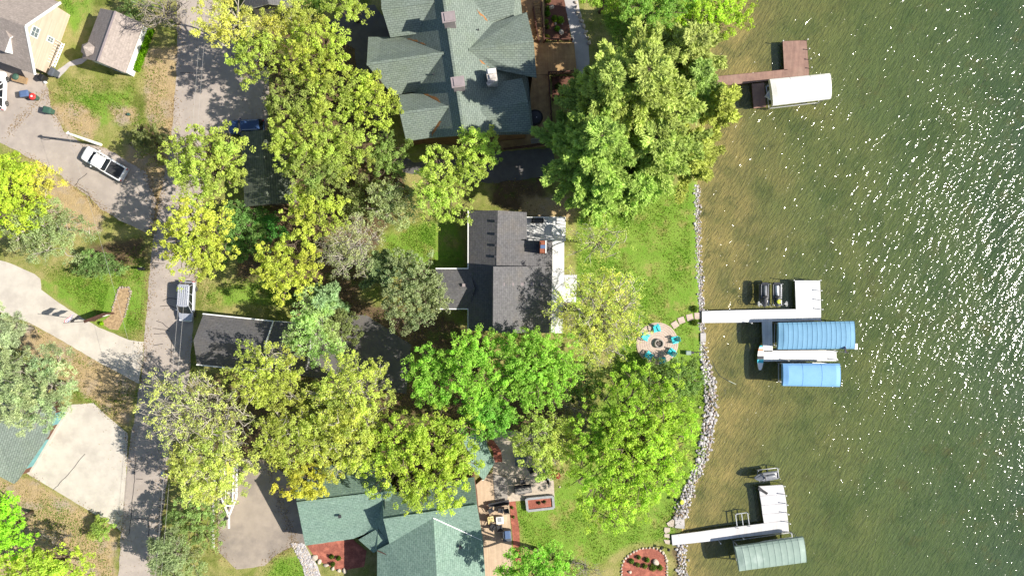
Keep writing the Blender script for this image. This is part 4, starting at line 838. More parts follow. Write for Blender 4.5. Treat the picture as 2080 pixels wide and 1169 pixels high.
for pp in ([(993, 62), (1004, 48), (1029, 42), (1022, 49), (1003, 58)], [(972, 26), (990, 44), (985, 33), (968, 20)], [(976, 125), (994, 138), (989, 126), (974, 121)], [(860, 190), (898, 212), (890, 200), (872, 192)], [(877, 278), (897, 246), (890, 244), (876, 262)], [(822, 78), (868, 92), (846, 82)], [(842, 68), (853, 52), (846, 53)], [(1000, 240), (1018, 258), (1014, 246)]): litter_strip(pp)
for i, ring in enumerate(([(790, -60, 5), (1035, -60, 5), (1043, 29, 5), (1070, 25, 5.6), (1084, 83, 7.4), (1088, 156, 5.2), (1073, 272, 4.6), (944, 272, 8.6), (846, 280, 5), (826, 284, 5), (812, 230, 7.4), (810, 194, 5), (799, 192, 5), (746, 131, 7.4), (749, 76, 4.8), (793, 74, 5)],)): walls(b3, ring, 'log_wall', .3, drop=.3)
for lab, x, y, z, wd, cap in ((None, 911, 34, 9.9, 1.25, 0), (None, 930, 166, 9.9, 1.25, 0)):
    z += .9; mb = MB(); c = P(x, y, z); mb.box((c.x, c.y, z - 2.2), (1.25, .95, 4.0), 'chimney_cap', rz=.14); ch = mb.build('chimney', b3)
    mb = MB(); mb.box((c.x, c.y, z - .12), (1.5, 1.2, .16), 'chimney_cap', rz=.14); mb.box((c.x + .1, c.y, z), (1.1, .9, .1), 'chimney_cap', rz=.14); mb.build('chimney_cap', ch)
mb = MB(); c = P(999, 152, 8.8); mb.box((c.x, c.y, 6.6), (1.15, 1.5, 4.2), 'stone_chimney', rz=.14); ch = mb.build('chimney', b3, label='broad white stone chimney with two capped flues')
mb = MB(); mb.box((c.x, c.y + .4, 8.85), (.9, .5, .3), 'trim_white', rz=.14); mb.box((c.x + .1, c.y - .2, 8.8), (.7, .5, .2), 'stone_chimney', rz=.2); mb.box((c.x - .2, c.y - .75, 8.2), (.8, .45, .5), 'stone_chimney', rz=.5); mb.build('chimney_cap', ch)
ga = P(1090, 20); gb_ = P(1088, 268); window(b3, P(1074, 262), P(1066, 160), .5, 1.6, 2.4, 1.6, 'rail_brown')

for x, y in ((868, 118), (880, 150), (862, 232), (850, 40), (972, 60), (1030, 120)):
    mb = MB(); c = P(x, y, (z3(x, y) if x < 920 else z3e(x, y)) + .35); mb.tube([c - Vector((0, 0, .5)), c + Vector((0, 0, .1))], .07, 'steel_dark', 8); mb.build('vent_pipe', b3)
# timber deck of that house
dk = thing('timber_deck', 'weathered tan board deck wrapped round the lake side of the green roofed house', 'deck', P(1110, 180))
mb = MB(); mb.ua = R(92)
for pp in ([(1040, -40), (1104, -40), (1107, 87), (1075, 87), (1043, 30)], [(1070, 87), (1166, 86), (1172, 149), (1080, 152)], [(1072, 152), (1114, 152), (1120, 270), (1074, 270)], [(1006, 270), (1122, 270), (1128, 296), (1020, 304)]): mb.slab(pp, .9, .12, 'deck_tan', 'rail_brown')
mb.build('deck_boards', dk)
mb = MB()
for x, y in ((1075, 90), (1105, 80), (1160, 90), (1168, 145), (1116, 200), (1118, 266), (1060, 296), (1124, 292), (1020, 298), (1090, 20), (1100, -20)): mb = MB(); mb.box(P(x, y, .4) , (.14, .14, .8), 'rail_brown'); mb.build('deck_post', dk)
def railing(label, pts, z, h=1.0, m='rail_brown', step=.22, name='deck_railing'):
    T = thing(name, label, 'railing', P(*pts[0], z)); top = MB(); bal = MB(); posts = MB()
    for i in range(len(pts) - 1):
        a, c = P(*pts[i], z), P(*pts[i + 1], z); n = max(1, int((c - a).length / step))
        up = Vector((0, 0, h)); top.bar(a + up, c + up, .16, .06, m); top.bar(a + Vector((0, 0, .12)), c + Vector((0, 0, .12)), .06, .06, m)
        for j in range(n): p = a.lerp(c, (j + .5) / n); bal.box(p + Vector((0, 0, h / 2)), (.05, .05, h - .1), m)
    top.build('rail', T); bal.build('baluster', T)
    for p in pts: q = P(*p, z); posts = MB(); posts.box(q + Vector((0, 0, h / 2 + .03)), (.16, .16, h + .08), m); posts.build('post', T)
    return T
railing('dark brown deck railing along the mulch bed', [(1097, -30), (1099, 20), (1102, 55), (1105, 86)], .9)
railing('dark brown slatted stair railing next to the house wall', [(1083, 20), (1088, 55), (1094, 86)], .9, .9, step=.3)
railing('short brown deck railing at the end of the mulch bed', [(1107, 84), (1133, 85), (1161, 84)], .9, .95)
railing('brown deck railing above the shaded planting bed', [(1114, 151), (1143, 150), (1171, 148)], .9, .95)
railing('dark brown deck railing beside the shaded planting bed', [(1114, 152), (1116, 190), (1119, 232), (1121, 268)], .9, .95)
railing('reddish brown deck railing along the lower end of the deck', [(1024, 305), (1072, 299), (1128, 291)], .9, .95)
mb = MB()       # row of flat tan slats between the two railings
for i in range(15): c = P(1091, 6 + i * 5.4, .85 - .0 * i); mb.box(c + Vector((0, 0, .12)), (1.0, .12, .05), 'deck_tan', rz=.1)
one('tan_slats', 'row of tan slats laid between the two brown railings', 'slats', mb)
mb = MB(); mb.lathe([(.95, 0), (.98, .5), (.86, .62), (.8, .55)], P(1087, 240, .92), 'black_plastic', 24)
ht = thing('round_tub', 'round black covered tub on the shaded deck corner', 'tub', P(1087, 240, .92)); o = mb.build('shell', ht)
mb = MB(); mb.lathe([(.78, .56), (.3, .66), (.01, .68)], P(1087, 240, .92), 'steel_dark', 24); mb.box(P(1090, 238, 1.62), (.1, .1, .06), 'trim_white'); mb.build('cover', ht)
bn = thing('bench', 'dark timber bench at the lower end of the deck', 'bench', P(1090, 284, .92)); mb = MB(); mb.box(P(1092, 286, 1.3), (1.7, .55, .08), 'wood_grey', rz=.12); mb.build('seat', bn)
for s in (-1, 1): mb = MB(); mb.box(P(1092 + s * 11, 286 - s * 1.3, 1.1), (.1, .45, .38), 'wood_dark', rz=.12); mb.build('leg', bn)
mb = MB(); mb.box(P(1093, 281, 1.55), (1.7, .08, .45), 'wood_grey', rz=.12); mb.build('backrest', bn)
sheetpoly('planting_bed', [(1107, -30), (1140, -30), (1150, 20), (1161, 82), (1107, 82)], .05, 'mulch_brown', .5)
sheetpoly('planting_bed', [(1121, 155), (1172, 154), (1174, 205), (1122, 205)], .05, 'mulch_brown', .5)
for i, (x, y, r_, c_, lab) in enumerate([(1112, 27, 7, (.12, .27, .03), 'leafy green plant beside a railing post in the brown mulch bed'), (1113, 16, 5, (.13, .22, .03), 'small green plant highest up in the brown mulch bed'), (1113, 0, 7, (.16, .22, .04), 'olive plant at the top end of the brown mulch bed'),
        (1127, 37, 8, (.21, .34, .03), 'yellow-green clump in the middle of the brown mulch bed'), (1138, 40, 9, (.24, .42, .05), 'largest bright green clump in the brown mulch bed'), (1109, 43, 6, (.24, .32, .06), 'pale green plant near the slatted railing'),
        (1132, 58, 7, (.17, .36, .04), 'bright green plant beside the white boulder'), (1113, 54, 4, (.2, .28, .06), 'smallest olive sprig near the railing'), (1111, 75, 7, (.33, .35, .06), 'yellowish clump at the corner of the brown mulch bed'),
        (1135, 175, 9, (.10, .17, .03), 'dark green plant in the shaded planting bed'), (1150, 192, 8, (.12, .17, .04), 'small bushy plant at the far end of the shaded planting bed')]):
    plant(lab, x, y, r_, c_, .06)

# dark moss-green shed in the grove
b4 = house('green_shed', 'moss-green roofed shed half hidden under the yellow trees', 540, 340, 'shed')
roof(b4, [[(533, 264, 4.6), (541, 415, 4.6), (497, 420, 3.0), (489, 268, 3.0)], [(533, 264, 4.6), (582, 262, 3.0), (592, 412, 3.0), (541, 415, 4.6)]], 'shingle_moss', side='wood_dark')
walls(b4, [(489, 268, 3), (533, 264, 4.6), (582, 262, 3), (592, 412, 3), (541, 415, 4.6), (497, 420, 3)], 'siding_grey')
window(b4, P(590, 272), P(545, 276), .5, 1.1, 1.6, 2.0, 'wood_grey', True, False)
b9 = house('grey_roofed_cabin', 'grey shingle roof corner showing at the top edge above the driveway', 570, -10, 'cabin')
roof(b9, [[(528, -70, 4.8), (592, -70, 3.0), (598, 14, 3.0), (545, 8, 4.8)], [(528, -70, 4.8), (545, 8, 4.8), (500, 20, 3.0), (480, -60, 3.0)]], 'shingle_grey')
walls(b9, [(480, -60, 3), (528, -70, 4.8), (592, -70, 3), (598, 14, 3), (545, 8, 4.8), (500, 20, 3)], 'siding_grey')

# dark roofed house in the centre
b5 = house('dark_roofed_house', 'dark charcoal shingle house with white deck on its lake side', 1030, 560)
zr, zw = 5.0, 3.3
rf = roof(b5, [[(952, 428, zw), (1011, 427, zr), (1006, 672, zr), (951, 671, zw)], [(1011, 427, zr), (1070, 431, 3.5), (1070, 488, 3.5), (1009, 488, zr)], [(1009, 488, zr + .02), (1122, 488, 3.1), (1122, 542, 3.1), (1008, 542, zr + .02)],
           [(1002, 541, 7.0), (1122, 541, 3.15), (1119, 676, 3.15), (1001, 676, 7.0)],
           [(890, 585, 4.3), (964, 585, 4.3), (953, 546, 3.2), (885, 546, 3.2)], [(885, 626, 3.2), (953, 626, 3.2), (964, 585, 4.3), (890, 585, 4.3)]], 'shingle_grey', .14)
a, c = P(1004, 543), P(1003, 674); a.z = c.z = 0; mb = MB(); mb.prism([P(1004, 543, 6.75), P(1003, 674, 6.75), P(1006, 674, 6.7), P(1007, 543, 6.7)], 2.9, 'siding_grey'); mb.prism([P(1004, 543, 6.4), P(1060, 543, 4.7), P(1120, 543, 3.05), P(1120, 545, 3.05), P(1060, 545, 4.7), P(1004, 545, 6.4)], .9, 'siding_grey'); mb.build('clerestory_wall', b5)
walls(b5, [(953, 430, zw), (1011, 429, zr), (1069, 433, 3.4), (1070, 489, 3.4), (1121, 490, 3.1), (1118, 674, 3.1), (1004, 674, 4.6), (952, 670, zw), (952, 627, 3.2), (886, 626, 3.2), (890, 585, 4.2), (886, 546, 3.2), (952, 546, 3.2)], 'siding_grey', .2)
mb = MB()
for a_, c_ in (((951, 428, zw - .05), (951, 546, zw - .05)), ((951, 627, zw - .05), (951, 671, zw - .05)), ((885, 545, 3.15), (951, 545, 3.15)), ((885, 627, 3.15), (951, 627, 3.15))): mb.bar(V(a_), V(c_), .13, .1, 'trim_white')
mb.build('gutter', b5)
for x, y, z in ((1022, 577, 6.1), (1041, 577, 5.55), (1061, 577, 5.0), (1081, 577, 4.4), (1100, 577, 3.85), (942, 579, 4.2)):
    mb = MB(); c = P(x, y, z + .1); mb.box(c, (.3, .3, .22), 'steel_dark'); mb.box(c + Vector((0, 0, .12)), (.36, .36, .04), 'chimney_cap'); mb.build('roof_vent', b5)
for x, y, z in ((1007, 449, 5.0), (1007, 475, 5.0), (1007, 498, 5.0), (1006, 521, 5.0)):
    mb = MB(); c = P(x, y, z + .05); mb.box(c, (.26, .3, .24), 'steel_dark'); mb.build('roof_vent', b5)
mb = MB(); c = P(1103, 501, 5.6); mb.box((c.x, c.y, 4.2), (.72, 1.45, 2.8), 'brick_red'); ch = mb.build('chimney', b5, label='red brick chimney with a pale cap')
mb = MB(); mb.box((c.x, c.y, 5.66), (.6, .42, .12), 'lid_blue'); mb.box((c.x + .34, c.y, 5.62), (.12, 1.5, .1), 'trim_white'); mb.box((c.x, c.y + .4, 5.62), (.5, .3, .1), 'brick_red'); mb.build('chimney_cap', ch)
window(b5, P(1119, 660), P(1120, 560), .5, 1.5, 2.6, 1.7)
wd_ = thing('white_deck', 'white painted deck along the lake side of the dark roofed house', 'deck', P(1135, 560))
mb = MB(); mb.ua = R(90)
for pp in ([(1068, 441), (1148, 441), (1148, 489), (1068, 489)], [(1116, 489), (1146, 489), (1146, 558), (1116, 558)], [(1116, 558), (1172, 558), (1170, 614), (1116, 614)], [(1116, 614), (1144, 614), (1143, 676), (1116, 676)]): mb.slab(pp, .55, .3, 'deck_white')
mb.build('deck_boards', wd_)
mb = MB()
for i in range(8): mb.box(P(1148, 443 + i * 6.4, 1.0), (.06, .06, .95), 'trim_white')
mb.bar(P(1148, 441, 1.45), P(1148, 489, 1.45), .1, .06, 'trim_white'); mb.bar(P(1070, 441, 1.45), P(1148, 441, 1.45), .1, .06, 'trim_white'); mb.build('railing', wd_)
rt = thing('round_table', 'round white table on the upper white deck', 'table', P(1132, 469, .56)); mb = MB(); mb.lathe([(.74, .68), (.76, .7), (.76, .74), (.72, .76)], P(1132, 469, .56), 'deck_white', 28); mb.build('tabletop', rt); mb = MB(); mb.lathe([(.3, 0), (.06, .1), (.05, .68)], P(1132, 469, .56), 'aluminium', 10); mb.build('pedestal', rt)
gr = thing('covered_grill', 'black covered grill against the edge of the white deck', 'grill', P(1092, 448, .56)); mb = MB(); mb.box(P(1092, 448, 1.05), (1.5, .6, .9), 'black_plastic'); mb.build('cover', gr, bevel=.08); mb = MB(); mb.box(P(1092, 448, 1.56), (1.1, .45, .12), 'steel_dark'); mb.build('lid', gr, bevel=.05)

# grey garage by the road
b6 = house('grey_garage', 'long grey shingle garage with white trim beside the road', 500, 695, 'garage')
rf = roof(b6, [[(413, 638, 2.8), (393, 691, 4.9), (541, 704, 4.9), (556, 653, 2.8)], [(393, 691, 4.9), (400, 739, 2.8), (544, 753, 2.8), (541, 704, 4.9)],
           [(556, 652, 3.0), (538, 704, 5.15), (628, 706, 5.15), (632, 658, 3.0)], [(538, 704, 5.15), (546, 755, 3.0), (622, 754, 3.0), (628, 706, 5.15)]], 'shingle_grey')
A, B, Cc, D_ = P(440, 648), P(634, 662), P(628, 742), P(424, 730); mb = MB(); up = Vector((0, 0, 2.6))
mb.face([A, D_, D_ + up, (A + D_) / 2 + Vector((0, 0, 4.6)), A + up], 'siding_white'); mb.face([A, B, B + up, A + up], 'siding_white'); mb.face([D_, Cc, Cc + up, D_ + up], 'siding_white'); mb.face([B, Cc, Cc + up, (B + Cc) / 2 + Vector((0, 0, 4.8)), B + up], 'siding_white'); mb.build('wall', b6)
mb = MB()
for a_, c_ in (((556, 652, 3.02), (538, 704, 5.2)), ((538, 704, 5.2), (546, 755, 3.02))): mb.bar(V(a_) + Vector((0, 0, .06)), V(c_) + Vector((0, 0, .06)), .16, .16, 'trim_white')
mb.bar(P(412, 637, 2.74), P(556, 652, 2.74), .16, .1, 'trim_white'); mb.bar(P(556, 652, 2.95), P(633, 658, 2.95), .14, .1, 'trim_white'); mb.bar(P(399, 740, 2.74), P(546, 755, 2.74), .14, .1, 'trim_white'); mb.build('drip_edge', b6)
mb = MB(); wallbox(mb, Cc, B, .32, 1.1, 2.4, 2.1, .06, 'trim_white'); mb.build('garage_door', b6)

# teal roofed house at the bottom
b7 = house('teal_roofed_house', 'house with bright teal green shingle roof at the bottom edge', 800, 1080)
faces = [[(766, 1072, 4.3), (793, 1104, 4.1), (764, 1119, 3.8)], [(603, 1021, 6.0), (800, 997, 6.0), (745, 1082, 3.6), (718, 1093, 3.2), (620, 1107, 3.2)], [(596, 952, 3.2), (770, 930, 3.2), (800, 997, 6.0), (603, 1021, 6.0)],
         [(779, 1055, 7.3), (969, 1026, 7.3), (963, 968, 4.7), (777, 1004, 4.9)], [(791, 1103, 5.0), (880, 1051, 6.9), (981, 1097, 4.4), (969, 1026, 7.3), (779, 1055, 7.3)],
         [(880, 1051, 6.9), (981, 1097, 4.2), (994, 1300, 4.2), (895, 1300, 6.9)], [(766, 1116, 4.2), (791, 1103, 4.9), (880, 1051, 6.9), (895, 1300, 6.9), (766, 1300, 4.2)],
         [(728, 1095, 3.3), (768, 1072, 4.5), (766, 1117, 3.9), (759, 1122, 3.4)], [(800, 997, 6.0), (778, 1004, 5.8), (779, 1055, 5.2), (791, 1103, 4.2), (768, 1072, 4.4), (745, 1082, 3.6)]]
rf = roof(b7, faces, 'shingle_teal', side='shingle_teal')
mb = MB(); mb.bar(P(880, 1051, 6.98), P(979, 1096, 4.4), .1, .05, 'trim_white'); mb.bar(P(766, 1117, 4.35), P(822, 1141, 5.2), .12, .04, 'wood_dark'); mb.bar(P(603, 1021, 6.05), P(800, 997, 6.05), .3, .05, 'shingle_teal'); mb.bar(P(779, 1055, 7.35), P(969, 1026, 7.35), .3, .05, 'shingle_teal'); mb.build('flashing', rf)
walls(b7, [(596, 952, 3.2), (603, 1021, 6.0), (620, 1107, 3.2), (718, 1093, 3.2), (760, 1121, 3.4), (768, 1300, 4.2), (895, 1300, 6.9), (992, 1300, 4.2), (980, 1097, 4.3), (969, 1026, 7.2), (962, 968, 4.6), (770, 930, 3.2)], 'siding_brown', .3)
for x, y, z in ((690, 1048, 5.3), (700, 990, 5.0), (850, 1020, 6.7), (935, 1110, 5.9)):
    mb = MB(); c = P(x, y, z); mb.box(c, (.32, .32, .3), 'steel_dark', rz=.2); mb.build('roof_vent', b7)
mb = MB(); mb.face([P(781, 1008, 5.5), P(783, 1055, 7.1), P(793, 1100, 5.0), P(793, 1100, 3.5), P(783, 1055, 3.5), P(781, 1008, 3.5)], 'siding_brown'); mb.build('gable_wall', b7)
o2 = roof(b7, [[(938, 890, 4.3), (965, 880, 3.9), (985, 893, 3.6), (960, 935, 3.9)], [(985, 893, 3.6), (1004, 940, 3.4), (983, 975, 3.6), (950, 940, 4.1)]], 'shingle_teal', name='porch_roof', side='shingle_teal')
mb = MB()
for x, y in ((987, 900), (1000, 938), (982, 966)): mb.box(P(x, y, 1.7), (.16, .16, 3.4), 'trim_white')
mb.build('porch_post', b7)
mb = MB(); mb.ua = R(92); td = thing('beige_deck', 'beige board deck on the lake side of the teal roofed house', 'deck', P(1010, 1060))
mb.slab([(965, 985), (985, 968), (1000, 960), (1012, 975), (1034, 1017), (1040, 1120), (1045, 1200), (985, 1200), (975, 1095)], .45, .35, 'deck_beige'); mb.slab([(1001, 962), (1031, 970), (1031, 1016), (1006, 1018)], .5, .3, 'wood_grey'); mb.build('deck_boards', td)

# brown garage with teal doors, left edge
b8 = house('teal_door_garage', 'brown walled garage with grey-green roof and two teal doors facing the concrete pad', 70, 890, 'garage')
roof(b8, [[(112, 832, 3.0), (98, 884, 3.0), (36, 974, 3.0), (28, 982, 3.0), (-120, 905, 6.0), (-60, 740, 6.0), (72, 782, 3.3)]], 'shingle_green', .2, side='shingle_green')
A, B = P(61, 957), P(139, 826)
mb = MB(); up = Vector((0, 0, 2.75)); far = Vector((-9, 5.0, 0)); mb.face([A, B, B + up, A + up], 'siding_brown'); mb.face([B, B + far, B + far + up, B + up], 'siding_brown'); mb.face([A + far, A, A + up, A + far + up], 'siding_brown'); mb.build('wall', b8)
for u in (.30, .85):
    mb = MB(); wallbox(mb, A, B, u, 1.2, 4.0 if u < .5 else 2.0, 2.2, .05, 'door_teal'); d_ = mb.build('garage_door', b8)
    mb = MB(); wallbox(mb, A, B, u, 2.38, 4.2 if u < .5 else 2.2, .14, .12, 'trim_white'); mb.build('door_trim', d_)
mb = MB(); wallbox(mb, A, B, .5, .08, 9.3, .2, .3, 'concrete'); mb.build('plinth', b8)
for u in (.03, .58): mb = MB(); wallbox(mb, A, B, u, 1.9, .18, .3, .16, 'trim_white'); mb.build('wall_lamp', b8)
# ---------------------------------------------------------------- vehicles
def wheel(parent, x, y, r, wd, rim='aluminium'):
    M = Matrix.Rotation(R(90), 3, 'X'); mb = MB(); mb.lathe([(r * .62, -wd / 2), (r * .95, -wd / 2), (r, -wd * .3), (r, wd * .3), (r * .95, wd / 2), (r * .62, wd / 2)], (x, y, r), 'rubber', 18, M); w_ = mb.build('wheel', parent, world=False)
    mb = MB(); mb.lathe([(r * .62, -wd * .48), (r * .5, -wd * .52), (r * .1, -wd * .4), (r * .1, wd * .4), (r * .5, wd * .52), (r * .62, wd * .48)], (x, y, r), rim, 14, M); mb.build('rim', w_, world=False)
def car(name, label, cat, px, py, ang, L, W, Ht, paint, style, z=.9):
    g = P(px, py, z); T = thing(name, label, cat, (g.x, g.y, .02), R(ang)); hw = W / 2; zb = .95 if style != 'pickup' else 1.08
    prof = {'suv': [(-.5, .80, .72), (-.485, .92, .92), (-.44, .98, 1.0), (-.2, 1, 1.0), (.12, 1, .99), (.3, .985, .97), (.42, .93, .90), (.475, .82, .82), (.5, .66, .66)],
            'van': [(-.5, .84, .75), (-.48, .95, 1.0), (-.4, .99, 1.02), (0, 1, 1.0), (.22, 1, .98), (.36, .96, .92), (.46, .84, .80), (.5, .68, .62)],
            'pickup': [(-.5, .93, .72), (-.495, .96, 1.0), (-.4, .985, 1.0), (-.1, 1, 1.0), (.2, 1, 1.0), (.36, .985, 1.0), (.46, .95, .96), (.49, .86, .88), (.5, .74, .6)]}[style]
    rings = []
    for fx, fw, fz in prof:
        x = fx * L; w_ = fw * hw; zt = fz * zb + .02; rings.append([Vector(p) for p in ((x, -w_ * .86, .28), (x, -w_ * .99, .42), (x, -w_, zt * .62), (x, -w_ * .95, zt * .93), (x, -w_ * .84, zt), (x, 0, zt + .035), (x, w_ * .84, zt), (x, w_ * .95, zt * .93), (x, w_, zt * .62), (x, w_ * .99, .42), (x, w_ * .86, .28))])
    mb = MB(); mb.loft(rings, paint); mb.build('body', T, smooth=False, world=False, bevel=.03)
    b0, b1_, t0, t1 = {'suv': (-.485, .24, -.43, .10), 'van': (-.47, .30, -.42, .12), 'pickup': (-.125, .27, -.085, .17)}[style]
    zt = zb; bw, tw = hw * .87, hw * .74
    def ring(x0, x1, w_, z_, c=.16): return [Vector(p) for p in ((x0 * L, -w_ + c, z_), (x0 * L + c, -w_, z_), (x1 * L - c, -w_, z_), (x1 * L, -w_ + c * 2.2, z_), (x1 * L, w_ - c * 2.2, z_), (x1 * L - c, w_, z_), (x0 * L + c, w_, z_), (x0 * L, w_ - c, z_))]
    mb = MB(); mb.loft([ring(b0, b1_, bw, zt - .03), ring(t0, t1, tw, Ht - .05)], 'glass_dark'); mb.build('window', T, world=False)
    mb = MB(); mb.loft([ring(t0 - .004, t1 + .006, tw + .03, Ht - .07), ring(t0, t1, tw, Ht - .01), ring(t0 + .02, t1 - .02, tw - .12, Ht + .02)], paint); rfp = mb.build('roof', T, world=False, smooth=False)
    mb = MB(); lo, hi = ring(b0, b1_, bw + .012, zt), ring(t0, t1, tw + .012, Ht - .05)
    for i in (1, 2, 5, 6): mb.bar(lo[i], hi[i], .07, .07, paint)
    for f in (.40, .72):
        for s in (-1, 1): mb.bar((L * (b0 + (b1_ - b0) * f), s * (bw + .01), zt), (L * (t0 + (t1 - t0) * f), s * (tw + .01), Ht - .05), .08, .06, paint)
    mb.build('pillar', T, world=False)
    for s in (-1, 1):
        mb = MB(); mb.box((b1_ * L - .45, s * (hw + .09), zt + .02), (.16, .2, .14), paint); mb.build('mirror', T, world=False, bevel=.03)
        mb = MB(); mb.box((.462 * L, s * hw * .68, .72), (.18, .3, .13), 'lamp_clear'); mb.build('headlight', T, world=False, bevel=.03)
        mb = MB(); mb.box((-.494 * L, s * hw * .80, .82), (.08, .2, .26), 'lamp_red'); mb.build('taillight', T, world=False)
        for x in (.31, -.31): wheel(T, x * L, s * (hw - .11), .36 if style != 'van' else .34, .24)
    if style == 'pickup':
        mb = MB(); mb.loft([[Vector(p) for p in ((-.475 * L, -hw * .80, zz), (-.14 * L, -hw * .80, zz), (-.14 * L, hw * .80, zz), (-.475 * L, hw * .80, zz))] for zz in (1.06, 1.15)], 'bed_cover'); mb.build('bed_cover', T, world=False)
        mb = MB()
        for s in (-1, 1): mb.box((-.31 * L, s * hw * .875, 1.12), (.36 * L, .14, .1), paint)
        mb.box((-.487 * L, 0, 1.1), (.1, W * .86, .12), paint); mb.build('bed_rail', T, world=False, bevel=.02)
        mb = MB(); mb.box((-.515 * L, 0, .6), (.16, W * .9, .18), 'aluminium'); mb.build('bumper', T, world=False, bevel=.03)
        mb = MB(); mb.box((.40 * L, 0, 1.13), (.5, .5, .02), paint); mb.box((b1_ * L + .05, 0, 1.12), (.2, W * .72, .03), 'black_plastic'); mb.build('cowl', T, world=False)
    else:
        mb = MB()
        for s in ((-1, 1) if style == 'suv' else (-1, -.6, -.2, .2, .6, 1)): mb.bar((t0 * L + .25, s * tw * .86, Ht + .05), (t1 * L - .25, s * tw * .86, Ht + .05), .05, .05, 'aluminium')
        mb.build('roof_rail', rfp, world=False)
    return T
car('pickup_truck', 'white pickup truck with a black bed cover parked on the asphalt drive', 'pickup', 209, 331, 150, 5.75, 2.0, 1.85, 'paint_white', 'pickup', 1.1)
car('suv', 'white car partly out of frame in front of the beige house', 'car', -7, 183, 88, 4.9, 1.95, 1.7, 'paint_white', 'suv')
car('minivan', 'silver minivan with a ribbed roof stopped at the grey garage', 'van', 378, 612, -93, 5.1, 1.95, 1.8, 'paint_silver', 'van')
car('blue_car', 'dark blue car in deep shade beside the moss-green shed', 'car', 499, 257, 182, 4.5, 1.8, 1.6, 'paint_blue', 'suv')
# boat trailer with white tubular frame
tr_ = thing('boat_trailer', 'empty white boat trailer with a V shaped frame under the pale tree', 'trailer', P(463, 1015, 0)); zt = .65
mb = MB()
for a_, c_ in (((448, 940), (450, 1010)), ((450, 1010), (464, 1045)), ((482, 940), (480, 1010)), ((480, 1010), (466, 1045)), ((465, 1043), (465, 1072)), ((448, 948), (482, 948)), ((449, 1000), (481, 1000)), ((457, 1026), (473, 1026))): mb.bar(P(*a_, zt), P(*c_, zt), .2, .14, 'trim_white')
mb.build('frame', tr_)
for x in (455, 475): mb = MB(); mb.bar(P(x, 950, 1.0), P(x + (465 - x) * .3, 1018, .95), .12, .14, 'trim_white'); mb.bar(P(x, 960, 1.0), P(x, 960, .6), .06, .06, 'aluminium'); mb.build('bunk', tr_)
for x in (444, 486): mb = MB(); c = P(x, 962, .35); mb.lathe([(.2, -.1), (.33, -.1), (.35, 0), (.33, .1), (.2, .1)], c, 'rubber', 16, Matrix.Rotation(R(90), 3, 'Y')); mb.build('wheel', tr_)
mb = MB(); mb.box(P(461, 1052, .9), (.3, .2, .4), 'steel_dark'); mb.bar(P(461, 1052, .6), P(461, 1052, 0), .07, .07, 'steel_dark'); mb.build('winch', tr_)

# ---------------------------------------------------------------- bins and small things by the beige house
def bin_(label, px, py, ang, body, lid, w_=.62, d_=.7, h_=1.05, name='wheelie_bin', cat='bin', grp='bins by the beige house'):
    g = P(px, py, h_ * .6); T = thing(name, label, cat, (g.x, g.y, .03), R(ang), grp); mb = MB()
    def rg(w2, d2, z): return [Vector((x * d2, y * w2, z)) for x, y in ((-.5, -.4), (-.4, -.5), (.4, -.5), (.5, -.4), (.5, .4), (.4, .5), (-.4, .5), (-.5, .4))]
    mb.loft([rg(w_ * .78, d_ * .74, .06), rg(w_, d_, h_ - .08), rg(w_ * 1.06, d_ * 1.06, h_ - .08), rg(w_ * 1.06, d_ * 1.06, h_)], body); mb.build('body', T, world=False)
    mb = MB(); mb.loft([rg(w_ * 1.08, d_ * 1.1, h_), rg(w_ * 1.06, d_ * 1.08, h_ + .05), rg(w_ * .6, d_ * .7, h_ + .11)], lid); l_ = mb.build('lid', T, world=False)
    mb = MB(); mb.bar((-d_ * .6, -w_ * .4, h_ - .04), (-d_ * .6, w_ * .4, h_ - .04), .05, .05, 'black_plastic'); mb.build('handle', T, world=False)
    for s in (-1, 1): mb = MB(); mb.lathe([(.05, -.03), (.12, -.03), (.12, .03), (.05, .03)], (-d_ * .4, s * w_ * .42, .12), 'rubber', 12, Matrix.Rotation(R(90), 3, 'X')); mb.build('wheel', T, world=False)
    return T
bin_('grey wheeled bin with a dark blue lid on the asphalt drive', 54, 192, 8, 'bin_grey', 'lid_blue', .75, 1.05)
bin_('dark green wheeled bin at the edge of the grass', 100, 225, -15, 'bin_green', 'bin_green', .75, .95)
bin_('black wheeled bin at the corner of the beige house', 88, 158, 60, 'black_plastic', 'black_plastic', .6, .7)
bin_('tall grey wheeled bin at the end of the porch railing', 110, 148, 65, 'bin_grey', 'bin_grey', .65, .95, 1.15)
rb = thing('drum_bin', 'round bin with a bright red lid between the grey and green bins', 'bin', P(75, 200, 0), 0, 'bins by the beige house'); mb = MB(); mb.lathe([(.3, 0), (.36, .45), (.38, .9)], P(76, 200, 0), 'bin_green', 18); mb.build('body', rb)
mb = MB(); mb.lathe([(.42, .9), (.42, .97), (.3, 1.05), (.02, 1.08)], P(76, 200, 0), 'lid_red', 20); l_ = mb.build('lid', rb); mb = MB(); mb.lathe([(.13, 1.06), (.11, 1.12), (.01, 1.13)], P(76, 200, 0), 'trim_white', 12); mb.build('knob', l_)
cb = thing('firewood_crate', 'low wooden crate with a green domed cover beside the white car', 'crate', P(38, 161, 0)); mb = MB(); M_ = R(-15)
mb.box(P(40, 161, .3), (1.7, .75, .5), 'wood', rz=M_); mb.box(P(40, 161, .6), (1.8, .85, .06), 'wood', rz=M_); mb.build('box', cb); mb = MB(); mb.lathe([(.42, .62), (.4, .72), (.25, .85), (.02, .9)], P(39, 159, 0), 'bin_green', 18); mb.build('cover', cb)
mb = MB(); mb.lathe([(.16, 0), (.19, .25), (.15, .3)], P(94, 168, 0), 'trim_white', 12); one('bucket', 'small white bucket beside the black bin', 'bucket', mb)
